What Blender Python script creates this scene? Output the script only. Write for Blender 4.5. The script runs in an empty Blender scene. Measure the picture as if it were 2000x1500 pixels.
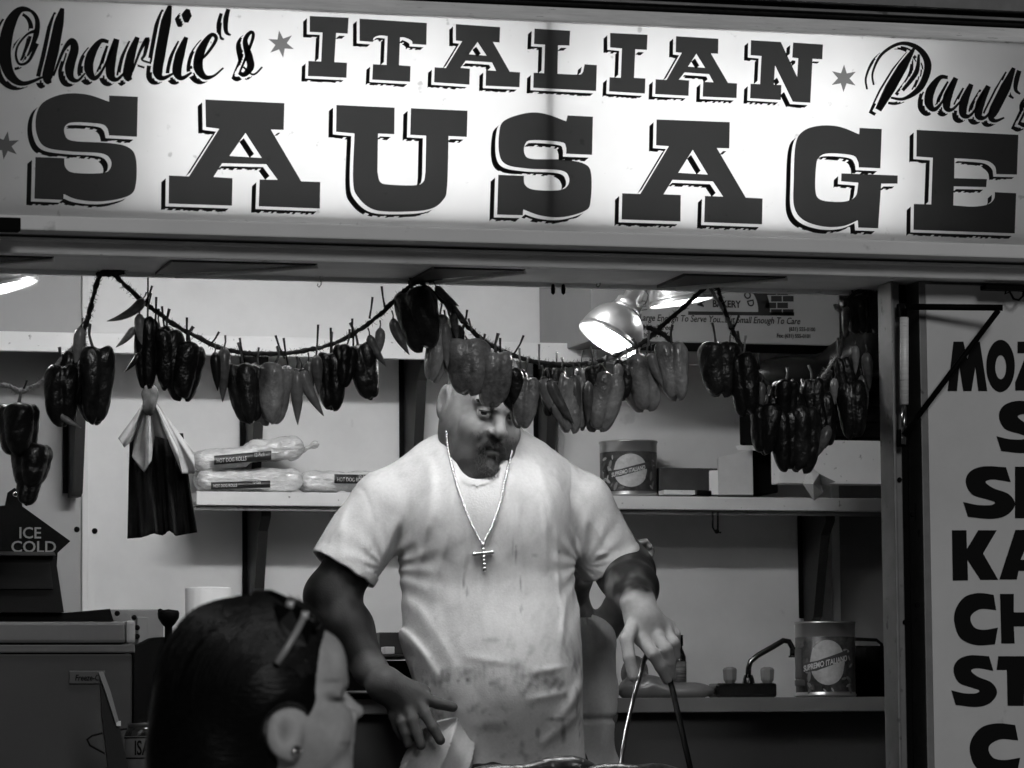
import bpy, bmesh, math, random
import numpy as np
from mathutils import Vector, Matrix, Euler
from mathutils.bvhtree import BVHTree
random.seed(7); np.random.seed(7)
C = bpy.context.scene.collection
SC = bpy.context.scene

# ------------------------------------------------------------------ camera
FPX = 8000.0                       # focal length for a 2000 px wide picture
def _n(v): v = np.array(v, float); return v/np.linalg.norm(v)
XC = _n((27000, -500, -FPX))       # world X axis seen from the camera
ZC = _n((-775, 86000, -FPX)); ZC = _n(ZC-XC*ZC.dot(XC))
YC = np.cross(ZC, XC)
R = np.array([XC, YC, ZC])         # camera -> world
CAM = np.array([0.0, 0.0, 1.6])
cd = bpy.data.cameras.new('camera'); cam = bpy.data.objects.new('camera', cd); C.objects.link(cam)
cd.sensor_width = 36; cd.lens = 36*FPX/2000; cd.clip_end = 500; cd.clip_start = 0.1
cam.matrix_world = Matrix([[*R[0], CAM[0]], [*R[1], CAM[1]], [*R[2], CAM[2]], [0, 0, 0, 1]])
SC.camera = cam
cd.dof.use_dof = True; cd.dof.focus_distance = 8.3; cd.dof.aperture_fstop = 11

# ------------------------------------------------------------------ night sky, weak sun, exposure
w = bpy.data.worlds.new('World'); SC.world = w; w.use_nodes = True
nt = w.node_tree; bg = nt.nodes['Background']
sky = nt.nodes.new('ShaderNodeTexSky'); sky.sky_type = 'NISHITA'; sky.sun_disc = False
sky.sun_elevation = math.radians(2); sky.sun_rotation = math.radians(120)
bw = nt.nodes.new('ShaderNodeRGBToBW')
nt.links.new(sky.outputs[0], bw.inputs[0]); nt.links.new(bw.outputs[0], bg.inputs[0])
bg.inputs[1].default_value = 0.0014
sd = bpy.data.lights.new('sun', 'SUN'); sd.energy = .66; sd.angle = math.radians(14); sd.color = (1, 1, 1)
sun = bpy.data.objects.new('sun', sd); C.objects.link(sun)
sun.rotation_euler = Vector((-0.02, -0.95, 0.41)).to_track_quat('Z', 'Y').to_euler()
SC.cycles.sample_clamp_indirect = 8
SC.view_settings.view_transform = 'Standard'; SC.view_settings.look = 'None'
SC.view_settings.exposure = 0; SC.view_settings.gamma = 1; SC.view_settings.use_curve_mapping = False

# ------------------------------------------------------------------ helpers
def at(px, py, Y):
    """point of the photograph's pixel on the vertical plane at distance Y"""
    d = R @ np.array([px-1000, 750-py, -FPX]); t = Y/d[1]
    return CAM+d*t
def V(px, py, Y): return Vector(at(px, py, Y))
def proj(v):
    """photograph pixel of world points"""
    c = (np.atleast_2d(v)-CAM) @ R; return 1000+FPX*c[:, 0]/-c[:, 2], 750-FPX*c[:, 1]/-c[:, 2]
def mpp(px, py, Y):
    """metres per photograph pixel there"""
    d = at(px, py, Y)-CAM
    return float(-(R.T @ d)[2])/FPX

MATS = {}
def mat(name, col=.5, rough=.6, metal=0., var=0., scale=20., bump=0., bscale=60., spec=.5, coat=0., dist=.002, stretch=None, dark=None, emis=0.):
    if name in MATS: return MATS[name]
    m = bpy.data.materials.new(name); m.use_nodes = True; nt = m.node_tree; L = nt.links
    b = nt.nodes['Principled BSDF']
    b.inputs['Base Color'].default_value = (col, col, col, 1); b.inputs['Roughness'].default_value = rough
    b.inputs['Metallic'].default_value = metal; b.inputs['Specular IOR Level'].default_value = spec
    b.inputs['Coat Weight'].default_value = coat
    if emis: b.inputs['Emission Color'].default_value = (1, 1, 1, 1); b.inputs['Emission Strength'].default_value = emis
    tc = nt.nodes.new('ShaderNodeTexCoord'); src = tc.outputs['Object']
    if stretch:
        mp = nt.nodes.new('ShaderNodeMapping'); mp.inputs['Scale'].default_value = stretch
        L.new(src, mp.inputs['Vector']); src = mp.outputs[0]
    cout = None
    if var:
        n = nt.nodes.new('ShaderNodeTexNoise'); n.inputs['Scale'].default_value = scale; n.inputs['Detail'].default_value = 6
        n.inputs['Roughness'].default_value = .65; L.new(src, n.inputs['Vector'])
        r = nt.nodes.new('ShaderNodeMapRange'); r.inputs[1].default_value = .3; r.inputs[2].default_value = .7
        r.inputs[3].default_value = max(0, col*(1-var)); r.inputs[4].default_value = min(1, col*(1+var))
        L.new(n.outputs[0], r.inputs[0]); cout = r.outputs[0]
    if dark:   # (threshold, scale, tone): sparse stains and specks
        th, sc_, tone = dark
        n = nt.nodes.new('ShaderNodeTexNoise'); n.inputs['Scale'].default_value = sc_; n.inputs['Detail'].default_value = 5
        L.new(src, n.inputs['Vector'])
        r = nt.nodes.new('ShaderNodeMapRange'); r.inputs[1].default_value = th; r.inputs[2].default_value = th+.06
        r.inputs[3].default_value = 1; r.inputs[4].default_value = tone; L.new(n.outputs[0], r.inputs[0])
        mm = nt.nodes.new('ShaderNodeMath'); mm.operation = 'MULTIPLY'
        if cout is None: mm.inputs[0].default_value = col
        else: L.new(cout, mm.inputs[0])
        L.new(r.outputs[0], mm.inputs[1]); cout = mm.outputs[0]
    if cout is not None: L.new(cout, b.inputs['Base Color'])
    if bump:
        n = nt.nodes.new('ShaderNodeTexNoise'); n.inputs['Scale'].default_value = bscale; n.inputs['Detail'].default_value = 4
        L.new(src, n.inputs['Vector'])
        bp = nt.nodes.new('ShaderNodeBump'); bp.inputs['Strength'].default_value = bump; bp.inputs['Distance'].default_value = dist
        L.new(n.outputs[0], bp.inputs['Height']); L.new(bp.outputs[0], b.inputs['Normal'])
    MATS[name] = m; return m

def wloc(o):
    v = Vector((0, 0, 0))
    while o is not None: v += o.location; o = o.parent
    return v
def mesh(name, verts, faces, m, parent=None, smooth=False):
    off = wloc(parent)
    me = bpy.data.meshes.new(name)
    vs = np.array([tuple(v) for v in verts], float)-np.array(off)
    me.from_pydata(vs.tolist(), [], [list(f) for f in faces]); me.update()
    if m is not None: me.materials.append(m)
    if smooth: me.polygons.foreach_set('use_smooth', [True]*len(me.polygons))
    o = bpy.data.objects.new(name, me); C.objects.link(o); o.parent = parent
    return o
def tag(o, label=None, cat=None, group=None, kind=None):
    if label: o['label'] = label
    if cat: o['category'] = cat
    if group: o['group'] = group
    if kind: o['kind'] = kind
    return o
def thing(name, label, cat, loc=(0, 0, 0), group=None):
    o = bpy.data.objects.new(name, None); C.objects.link(o); o.location = Vector(loc); o.empty_display_size = .05
    return tag(o, label, cat, group)
class MB:
    """collects simple solids into one mesh"""
    def __init__(s): s.v = []; s.f = []
    def add(s, vs, fs):
        n = len(s.v); s.v += [tuple(v) for v in vs]; s.f += [tuple(i+n for i in f) for f in fs]; return s
    def box(s, x0, x1, y0, y1, z0, z1):
        vs = [(x, y, z) for z in (z0, z1) for y in (y0, y1) for x in (x0, x1)]
        return s.add(vs, [(0, 2, 3, 1), (4, 5, 7, 6), (0, 1, 5, 4), (2, 6, 7, 3), (0, 4, 6, 2), (1, 3, 7, 5)])
    def tube(s, pts, rad, n=8, cap=True, flat=1.0):
        pts = [Vector(p) for p in pts]; N = len(pts)
        if not hasattr(rad, '__len__'): rad = [rad]*N
        vs = []; up = None
        for i, p in enumerate(pts):
            t = (pts[min(i+1, N-1)]-pts[max(i-1, 0)])
            t = t.normalized() if t.length > 1e-9 else Vector((0, 0, 1))
            if up is None: up = Vector((0, 1, 0)) if abs(t.y) < .9 else Vector((1, 0, 0))
            a = (up-t*up.dot(t))
            a = a.normalized() if a.length > 1e-6 else Vector((1, 0, 0)); b = t.cross(a); up = a
            for k in range(n):
                an = 2*math.pi*k/n
                vs.append(p+(a*math.cos(an)*flat+b*math.sin(an))*rad[i])
        fs = [(i*n+k, i*n+(k+1) % n, (i+1)*n+(k+1) % n, (i+1)*n+k) for i in range(N-1) for k in range(n)]
        if cap: fs += [tuple(range(n))[::-1], tuple((N-1)*n+k for k in range(n))]
        return s.add(vs, fs)
    def lathe(s, prof, org, axis=(0, 0, 1), n=24, open_=True):
        ax = Vector(axis).normalized(); q = Vector((0, 0, 1)).rotation_difference(ax); o = Vector(org)
        vs = [o+q @ Vector((r*math.cos(2*math.pi*k/n), r*math.sin(2*math.pi*k/n), z)) for r, z in prof for k in range(n)]
        fs = [(i*n+k, i*n+(k+1) % n, (i+1)*n+(k+1) % n, (i+1)*n+k) for i in range(len(prof)-1) for k in range(n)]
        return s.add(vs, fs)
    def build(s, name, m, parent=None, smooth=False, bevel=0):
        if bevel:
            bm = bmesh.new(); vv = [bm.verts.new(v) for v in s.v]
            for f in s.f: bm.faces.new([vv[i] for i in f])
            bmesh.ops.recalc_face_normals(bm, faces=bm.faces)
            bmesh.ops.bevel(bm, geom=list(bm.edges), offset=bevel, segments=2, affect='EDGES', profile=.6)
            off = wloc(parent); bmesh.ops.translate(bm, verts=bm.verts, vec=-off)
            me = bpy.data.meshes.new(name); bm.to_mesh(me); bm.free(); me.materials.append(m)
            o = bpy.data.objects.new(name, me); C.objects.link(o); o.parent = parent
        else: o = mesh(name, s.v, s.f, m, parent, smooth)
        return o
def pbox(name, x0, y0, x1, y1, Y, depth, m, parent=None, bevel=.002):
    """a box whose front face fills the photograph's rectangle on the plane Y"""
    a = at(x0, (y0+y1)/2, Y); b = at(x1, (y0+y1)/2, Y)
    zt = at((x0+x1)/2, y0, Y)[2]; zb = at((x0+x1)/2, y1, Y)[2]
    return MB().box(a[0], b[0], Y, Y+depth, zb, zt).build(name, m, parent, bevel=bevel)
def smooth_loop(pts, n=6, closed=True):
    """(x, y) are corners, (x, y, 1) are on a curve (Catmull-Rom)"""
    N = len(pts); out = []
    P = [np.array(p[:2], float) for p in pts]; S = [len(p) > 2 for p in pts]
    rng = range(N if closed else N-1)
    for i in rng:
        j = (i+1) % N; p1, p2 = P[i], P[j]; out.append(p1)
        if not (S[i] or S[j]): continue
        p0 = P[i-1] if (S[i] and (closed or i > 0)) else p1-(p2-p1)*.5
        p3 = P[(j+1) % N] if (S[j] and (closed or j < N-1)) else p2+(p2-p1)*.5
        for k in range(1, n):
            t = k/n
            out.append(.5*((2*p1)+(-p0+p2)*t+(2*p0-5*p1+4*p2-p3)*t*t+(-p0+3*p1-3*p2+p3)*t**3))
    if not closed: out.append(P[-1])
    return out
def fill_mesh(name, loops, m, parent=None, extrude=0.0):
    """loops: lists of world points on a plane Y = const; even-odd filled"""
    Y = loops[0][0][1]
    cu = bpy.data.curves.new(name, 'CURVE'); cu.dimensions = '2D'; cu.fill_mode = 'BOTH' if extrude else 'FRONT'; cu.extrude = extrude
    for lp in loops:
        sp = cu.splines.new('POLY'); sp.points.add(len(lp)-1)
        for p, q in zip(sp.points, lp): p.co = (q[0], q[2], 0, 1)
        sp.use_cyclic_u = True
    tmp = bpy.data.objects.new('tmp', cu); C.objects.link(tmp)
    dg = bpy.context.evaluated_depsgraph_get(); me = bpy.data.meshes.new_from_object(tmp.evaluated_get(dg))
    vs = [(v.co.x, Y+v.co.z, v.co.y) for v in me.vertices]; fs = [tuple(p.vertices) for p in me.polygons]
    bpy.data.objects.remove(tmp); bpy.data.curves.remove(cu); bpy.data.meshes.remove(me)
    return mesh(name, vs, fs, m, parent)
def text(name, body, origin, size, m, parent=None, xdir=(1, 0, 0), up=(0, 0, 1), bold=0.0, align='LEFT', shear=0, sx=1.0, warp=None, extrude=.0004):
    cu = bpy.data.curves.new(name, 'FONT'); cu.body = body; cu.size = size; cu.offset = bold; cu.align_x = align; cu.shear = shear
    cu.extrude = extrude; cu.resolution_u = 3
    tmp = bpy.data.objects.new('tmp', cu); C.objects.link(tmp)
    dg = bpy.context.evaluated_depsgraph_get(); me = bpy.data.meshes.new_from_object(tmp.evaluated_get(dg))
    X = Vector(xdir).normalized(); U = Vector(up).normalized(); N = X.cross(U); o = Vector(origin); vs = []
    for v in me.vertices:
        x, y = v.co.x*sx, v.co.y
        if warp: vs.append(warp(x, y, v.co.z))
        else: vs.append(o+X*x+U*y+N*v.co.z)
    fs = [tuple(p.vertices) for p in me.polygons]
    bpy.data.objects.remove(tmp); bpy.data.curves.remove(cu); bpy.data.meshes.remove(me)
    return mesh(name, vs, fs, m, parent)

# ------------------------------------------------------------------ bodies from distance fields
def smin(a, b, k):
    h = np.clip(.5+.5*(b-a)/k, 0, 1); return b*(1-h)+a*h-k*h*(1-h)
def smax(a, b, k): return -smin(-a, -b, k)
def cap(p, a, b, ra, rb, s=(1, 1, 1)):
    s = np.array(s, float); q = p/s; a = np.array(a)/s; b = np.array(b)/s
    ba = b-a; L = (ba@ba); h = np.clip((q-a)@ba/max(L, 1e-12), 0, 1)
    return (np.linalg.norm(q-a-h[:, None]*ba, axis=1)-(ra+(rb-ra)*h))*s.min()
def ell(p, c, r):
    r = np.array(r, float); q = p-np.array(c); k0 = np.linalg.norm(q/r, axis=1); k1 = np.linalg.norm(q/(r*r), axis=1)
    return k0*(k0-1)/np.maximum(k1, 1e-9)
def sph(p, c, r): return np.linalg.norm(p-np.array(c), axis=1)-r
def snoise(p, sc, seed=0):
    rs = np.random.RandomState(seed); o = 0
    for k in range(5):
        d = rs.normal(size=3); d /= np.linalg.norm(d); d *= sc*(.6+.35*k)
        q = p@d+rs.rand()*9+1.3*np.sin((p@np.roll(d, 1))*.7+rs.rand()*6); o = o+np.sin(q)/(1+.3*k)
    return o/3.2
def sdf_mesh(name, fn, lo, hi, res, m, parent=None, tone=None, smooth_it=0):
    """surface nets over a block-sparse grid -> one smooth mesh"""
    lo = np.array(lo, float); B = 8
    n = (np.ceil((np.array(hi)-lo)/res/B).astype(int))*B
    nb = n//B
    cg = np.stack(np.meshgrid(*[np.arange(k) for k in nb], indexing='ij'), -1).reshape(-1, 3)
    cc = lo+(cg*B+B/2)*res
    dc = fn(cc)
    D = np.repeat(np.repeat(np.repeat(dc.reshape(nb), B, 0), B, 1), B, 2).astype(np.float32)
    near = np.abs(dc) < res*B*1.5
    off = np.stack(np.meshgrid(*[np.arange(B)]*3, indexing='ij'), -1).reshape(-1, 3)
    idx = cg[near]
    for k in range(0, len(idx), 400):
        ii = (idx[k:k+400, None, :]*B+off[None]).reshape(-1, 3)
        D[ii[:, 0], ii[:, 1], ii[:, 2]] = fn(lo+ii*res)
    S = D < 0
    cnt = sum(S[i:S.shape[0]-1+i, j:S.shape[1]-1+j, k:S.shape[2]-1+k].astype(np.int8) for i in (0, 1) for j in (0, 1) for k in (0, 1))
    act = (cnt > 0) & (cnt < 8); cells = np.argwhere(act)
    vid = -np.ones(act.shape, np.int64); vid[act] = np.arange(len(cells))
    acc = np.zeros((len(cells), 3)); num = np.zeros(len(cells))
    cor = [(i, j, k) for i in (0, 1) for j in (0, 1) for k in (0, 1)]
    val = {c: D[cells[:, 0]+c[0], cells[:, 1]+c[1], cells[:, 2]+c[2]].astype(float) for c in cor}
    for c in cor:
        for ax in range(3):
            if c[ax]: continue
            e = list(c); e[ax] = 1; e = tuple(e); a, b = val[c], val[e]; x = (a < 0) != (b < 0)
            t = np.where(x, a/np.where(x, a-b, 1), 0); p = np.tile(np.array(c, float), (len(cells), 1)); p[:, ax] += t
            acc += p*x[:, None]; num += x
    vs = lo+(cells+acc/num[:, None])*res
    faces = []
    for ax in range(3):
        a, b = [(1, 2), (2, 0), (0, 1)][ax]
        sl0 = [slice(None)]*3; sl1 = [slice(None)]*3; sl0[ax] = slice(0, -1); sl1[ax] = slice(1, None)
        s0, s1 = S[tuple(sl0)], S[tuple(sl1)]
        E = np.argwhere(s0 != s1)
        E = E[(E[:, a] > 0) & (E[:, b] > 0) & (E[:, a] < S.shape[a]-1) & (E[:, b] < S.shape[b]-1)]
        flip = S[E[:, 0], E[:, 1], E[:, 2]]
        q = []
        for da, db in ((-1, -1), (0, -1), (0, 0), (-1, 0)):
            c = E.copy(); c[:, a] += da; c[:, b] += db; q.append(vid[c[:, 0], c[:, 1], c[:, 2]])
        q = np.stack(q, 1); q[~flip] = q[~flip][:, ::-1]; faces.append(q)
    F = np.concatenate(faces); F = F[(F >= 0).all(1)]
    off = np.array(wloc(parent))
    me = bpy.data.meshes.new(name); me.vertices.add(len(vs)); me.vertices.foreach_set('co', (vs-off).astype(np.float32).ravel())
    me.loops.add(len(F)*4); me.loops.foreach_set('vertex_index', F.astype(np.int32).ravel())
    me.polygons.add(len(F)); me.polygons.foreach_set('loop_start', np.arange(0, len(F)*4, 4, dtype=np.int32))
    me.polygons.foreach_set('use_smooth', np.ones(len(F), bool)); me.update(); me.validate()
    me.materials.append(m)
    if tone is not None:
        at_ = me.attributes.new('tone', 'FLOAT', 'POINT'); at_.data.foreach_set('value', tone(vs).astype(np.float32))
    o = bpy.data.objects.new(name, me); C.objects.link(o); o.parent = parent
    return o
def tone_mat(name, rough=.5, bump=.15, bscale=300., spec=.4, dist=.001, sss=0, var=.15, nscale=120.):
    """base colour read from the mesh's own tone attribute (skin marks, cloth stains, painted shade)"""
    m = mat(name, .5, rough, bump=bump, bscale=bscale, spec=spec, dist=dist)
    nt = m.node_tree; a = nt.nodes.new('ShaderNodeAttribute'); a.attribute_name = 'tone'
    n = nt.nodes.new('ShaderNodeTexNoise'); n.inputs['Scale'].default_value = nscale; n.inputs['Detail'].default_value = 6
    tc = nt.nodes.new('ShaderNodeTexCoord'); nt.links.new(tc.outputs['Object'], n.inputs['Vector'])
    r = nt.nodes.new('ShaderNodeMapRange'); r.inputs[1].default_value = .3; r.inputs[2].default_value = .7
    r.inputs[3].default_value = 1-var; r.inputs[4].default_value = 1+var; nt.links.new(n.outputs[0], r.inputs[0])
    mu = nt.nodes.new('ShaderNodeMath'); mu.operation = 'MULTIPLY'
    nt.links.new(a.outputs['Fac'], mu.inputs[0]); nt.links.new(r.outputs[0], mu.inputs[1])
    nt.links.new(mu.outputs[0], nt.nodes['Principled BSDF'].inputs['Base Color'])
    return m
# ------------------------------------------------------------------ materials
M_white = mat('white_enamel', .55, .45, var=.06, scale=6, bump=.05)
M_alu = mat('brushed_aluminium', .82, .5, metal=.1, var=.16, scale=9, stretch=(1, 1, 12), dark=(.66, 30, .45), bump=.08)
M_aludark = mat('dull_aluminium', .20, .5, metal=.5, var=.2, scale=14, dark=(.64, 40, .4))
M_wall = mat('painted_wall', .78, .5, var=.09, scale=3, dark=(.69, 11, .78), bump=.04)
M_walldim = mat('darker_painted_wall', .33, .5, var=.06, scale=4)  # darker tone for the leftmost wall sheet
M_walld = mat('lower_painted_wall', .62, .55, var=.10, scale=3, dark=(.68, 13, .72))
M_shelf = mat('shelf_paint', .82, .45, var=.05, scale=8, dark=(.66, 60, .25))
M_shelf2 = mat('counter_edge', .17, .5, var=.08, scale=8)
M_black = mat('black_paint', .003, .6, spec=.05)
M_blackm = mat('black_matte', .003, .85, spec=.05)
M_darkwood = mat('dark_stained_wood', .008, .6, var=.4, scale=25, stretch=(6, 6, 1))
M_rust = mat('dirty_gutter', .02, .8, var=.7, scale=60, bump=.5, bscale=90)
M_floor = mat('rubber_floor', .03, .8)
M_asph = mat('concrete_paving', .32, .9, var=.3, scale=80, bump=.4, bscale=200)
M_chrome = mat('chrome', .75, .12, metal=1)
M_dchrome = mat('dark_chrome', .25, .22, metal=1)
M_panel = mat('menu_board_paint', .66, .5, var=.07, scale=5, dark=(.68, 12, .72), bump=.04)
M_ink = mat('black_ink', .008, .7, spec=.1)
YF = 7.30
def Z(py, Y, px=1000): return float(at(px, py, Y)[2])
def X(px, Y, py=750): return float(at(px, py, Y)[0])

# ------------------------------------------------------------------ ground
g = mesh('street', [(-60, -20, 0), (70, -20, 0), (70, 90, 0), (-60, 90, 0)], [(0, 1, 2, 3)], M_asph); tag(g, kind='structure')

# ------------------------------------------------------------------ the stand
XL, XR = 0.2, 5.6
st = thing('food_stand', 'long white festival food stand with aluminium rails, open serving side and shelves inside', 'food stand', (2.3, 7.3, 0))
YB = 8.90
# back wall in sheets with battens over the joints
seam = [XL, X(166, YB), X(1092, YB), X(1625, YB), XR]
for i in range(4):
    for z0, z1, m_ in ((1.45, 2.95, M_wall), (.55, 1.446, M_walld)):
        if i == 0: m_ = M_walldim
        if i == 2 and z0 < 1.4: m_ = mat('shaded_wall_paint', .46, .55, var=.06, scale=4)  # sheet coloured darker to imitate light falling off to the right
        if i == 3: m_ = mat('shaded_corner_paint', .16, .55, var=.08, scale=4)  # shade of the far right corner put into the wall colour
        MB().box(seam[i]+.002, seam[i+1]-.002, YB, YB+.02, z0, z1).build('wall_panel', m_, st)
MB().box(XL, XR, YB+.021, YB+.05, .5, 3.0).build('back_wall', M_white, st)
for px, wd in ((166, .015), (1092, .014), (1625, .02)):
    x = X(px, YB); MB().box(x-wd/2, x+wd/2, YB-.008, YB, .6, 2.9).build('batten', M_wall, st, bevel=.002)
for px, py in ((150, 1034), (185, 1037)):
    p = V(px, py, YB); MB().lathe([(0, 0), (.0065, 0), (.006, .003), (0, .004)], p, (0, -1, 0), 12).build('bolt', M_black, st)
MB().box(XL, XR, YF, YB+.05, .45, .55).build('floor', M_floor, st)
MB().box(XL-.05, XL, YF-.02, YB+.05, .45, 3.02).build('side_wall', M_white, st)
MB().box(XR, XR+.05, YF-.02, YB+.05, .45, 3.02).build('side_wall', M_white, st)
MB().box(XL, XR, YF+.2, YB, 2.95, 2.97).build('ceiling', M_wall, st)
MB().box(XL-.1, XR+.1, 7.1, YB+.1, 3.02, 3.06).build('roof', M_aludark, st)
MB().box(XL, XR, YF, YF+.04, .45, 1.33).build('front_panel', M_white, st)
# header rails; heights read at the middle of the picture
ZS0, ZS1 = Z(489, 7.2), Z(521, 7.2)
MB().box(XL-.1, XR, 7.20, 7.235, ZS1, ZS0).build('header_rail', M_alu, st, bevel=.004)
MB().box(XL-.1, XR, 7.19, 7.20, Z(497, 7.2), Z(491, 7.2)).build('rail_lip', M_alu, st, bevel=.002)
MB().box(XL-.1, XR, 7.235, 7.46, ZS1+.004, ZS1+.02).build('soffit', mat('soffit_paint', .88, .6, var=.1, scale=8), st)
MB().box(XL-.1, XR, 7.46, 7.475, ZS1-.004, ZS1+.30).build('inner_lip', M_alu, st, bevel=.002)
MB().box(XL-.1, XR, 7.26, 7.45, ZS0-.001, ZS0+.02).build('header_core', M_black, st)
MB().box(XL-.1, XR, 7.40, 7.459, ZS0+.03, 3.02).build('header_wall', M_white, st)
MB().box(XL-.1, XR, 7.22, 7.40, ZS0+.021, ZS0+.03).build('flashing', M_black, st)
for px, ln in ((-180, 285), (336, 285), (848, 180), (1340, 200)):
    a = V(px, 520, 7.24); x1 = X(px+ln, 7.24)
    xb = X(px+8, 7.45)
    z = ZS1+.0035
    b = .006
    vs = [(a.x, 7.24, z), (x1, 7.24, z), (a.x+.012, 7.45, z), (a.x, 7.24, z-b), (x1, 7.24, z-b), (a.x+.012, 7.45, z-b)]
    mesh('gusset_plate', vs, [(0, 2, 1), (3, 4, 5), (0, 1, 4, 3), (1, 2, 5, 4), (2, 0, 3, 5)], M_darkwood, st)
    MB().tube([(x1, 7.24, z-b-.002), (a.x+.05, 7.445, z-b-.002)], .004, 6).build('gusset_edge', M_alu, st)
# gutter above the sign
MB().box(XL-.1, XR, 7.13, 7.2, Z(11, 7.17), Z(-9, 7.17)).build('gutter', M_rust, st, bevel=.003)
MB().box(XL-.1, XR, 7.12, 7.13, Z(-6, 7.12), Z(-11, 7.12)).build('gutter_lip', M_aludark, st)
MB().box(XL-.1, XR, 7.2, 7.5, Z(-3, 7.17), Z(-9, 7.17)).build('roof_edge', M_black, st)
# right post
def post(x0, x1, y0, y1, m, nm='post'):
    return MB().box(X(x0, YF, 900), X(x1, YF, 900), y0, y1, 1.33, ZS1+.003).build(nm, m, st, bevel=.002)
post(1742, 1748, 7.29, 7.36, M_aludark, 'post_edge')
post(1748, 1762, 7.30, 7.36, M_aludark)
post(1763, 1790, 7.34, 7.36, M_black, 'post_channel')
post(1791, 1816, 7.275, 7.36, M_aludark)
MB().box(X(1816, YF), XR, 7.30, 7.36, .45, ZS1+.003).build('front_wall', M_white, st)
for px, py in ((1782, 1005), (1791, 1182), (1768, 1215), (1757, 937)):
    MB().lathe([(0, 0), (.005, 0), (.004, .003), (0, .003)], V(px, py, 7.274 if px > 1785 else 7.297), (0, -1, 0), 10).build('bolt', M_black, st)
# swing bracket with gas strut
br = thing('awning_bracket', 'black triangular steel bracket fixed to the right post beside the menu board', 'bracket', V(1765, 720, 7.27))
MB().tube([V(1768, 599, 7.25), V(1958, 601, 7.2)], .0062, 10).build('arm', M_black, br, True)
MB().tube([V(1950, 606, 7.2), V(1765, 850, 7.25)], .0055, 10).build('brace', M_black, br, True)
MB().tube([V(1766, 620, 7.265), V(1766, 790, 7.265)], [.0085]*2, 14).build('strut', M_alu, br, True)
MB().tube([V(1766, 790, 7.265), V(1765, 868, 7.265)], .005, 10).build('strut_rod', M_dchrome, br, True)
pbox('hinge_plate', 1758, 592, 1772, 618, 7.27, .02, M_black, br)
pbox('hinge_plate', 1758, 838, 1772, 872, 7.27, .02, M_black, br)
hk = thing('cable_hook', 'small black cable loop hanging under the header above the menu board', 'hook', V(1975, 560, 7.24))
pbox('bracket_plate', 1926, 556, 2030, 566, 7.22, .03, M_black, hk)
MB().tube([V(x, y, 7.235) for x, y in ((1966, 564), (1963, 574), (1972, 570), (1980, 584), (1990, 586), (1998, 578), (1999, 566))], .0022, 6).build('cable', M_black, hk, True)

# ------------------------------------------------------------------ light box sign
M_face = bpy.data.materials.new('lit_acrylic'); M_face.use_nodes = True
def translucent(m, col, front):
    nt = m.node_tree; nt.nodes.clear(); L = nt.links
    o = nt.nodes.new('ShaderNodeOutputMaterial'); t = nt.nodes.new('ShaderNodeBsdfTranslucent'); d = nt.nodes.new('ShaderNodeBsdfPrincipled')
    mx = nt.nodes.new('ShaderNodeMixShader'); mx.inputs[0].default_value = .4
    d.inputs['Base Color'].default_value = (front,)*3+(1,); d.inputs['Roughness'].default_value = .35
    tc = nt.nodes.new('ShaderNodeTexCoord'); n = nt.nodes.new('ShaderNodeTexNoise'); n.inputs['Scale'].default_value = 7; n.inputs['Detail'].default_value = 7
    L.new(tc.outputs['Object'], n.inputs['Vector'])
    r = nt.nodes.new('ShaderNodeMapRange'); r.inputs[1].default_value = .3; r.inputs[2].default_value = .7
    r.inputs[3].default_value = col*.93; r.inputs[4].default_value = col*1.05; L.new(n.outputs[0], r.inputs[0])
    n2 = nt.nodes.new('ShaderNodeTexNoise'); n2.inputs['Scale'].default_value = 45; n2.inputs['Detail'].default_value = 4
    L.new(tc.outputs['Object'], n2.inputs['Vector'])
    r2 = nt.nodes.new('ShaderNodeMapRange'); r2.inputs[1].default_value = .68; r2.inputs[2].default_value = .76
    r2.inputs[3].default_value = 1; r2.inputs[4].default_value = .55; L.new(n2.outputs[0], r2.inputs[0])
    mu = nt.nodes.new('ShaderNodeMath'); mu.operation = 'MULTIPLY'; L.new(r.outputs[0], mu.inputs[0]); L.new(r2.outputs[0], mu.inputs[1])
    L.new(mu.outputs[0], t.inputs[0]); L.new(d.outputs[0], mx.inputs[1]); L.new(t.outputs[0], mx.inputs[2]); 
    mx.inputs[0].default_value = .62
    L.new(mx.outputs[0], o.inputs[0])
translucent(M_face, .78, .6)
M_letter = bpy.data.materials.new('dark_red_vinyl'); M_letter.use_nodes = True; translucent(M_letter, .030, .014)
M_star = bpy.data.materials.new('grey_star_vinyl'); M_star.use_nodes = True; translucent(M_star, .16, .09)
YS = 7.14
sg = thing('lightbox_sign', 'long backlit white sign reading Italian Sausage in slab letters above the serving window', 'sign', (2.3, 7.2, 2.9))
def P1(x, y): return (x/2.83, y/2.83)
def P2(x, y): return (650+x/2.83, y/2.83)
def P3(x, y): return (1300+x/2.83, y/2.83)
def S(lp, F): return [F(*p[:2])+tuple(p[2:]) for p in lp]
LET = []   # (outer+holes loops, shade shift)
s = 1
LET.append(([S([(603,528),(762,535),(757,756),(603,748),(590,705,s),(550,684,s),(410,676,s),(362,695,s),(358,740,s),(400,778,s),(600,790,s),(705,812,s),(750,870,s),(752,1010,s),(715,1080,s),(570,1113,s),(430,1103,s),(352,1072),(350,1105),(190,1098),(196,868),(355,874),(362,925,s),(410,955,s),(560,957,s),(607,935,s),(612,885,s),(560,848,s),(380,836,s),(250,812,s),(203,740,s),(200,640,s),(240,565,s),(350,520,s),(480,522,s),(603,562)],P1)],(-16,13)))
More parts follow.
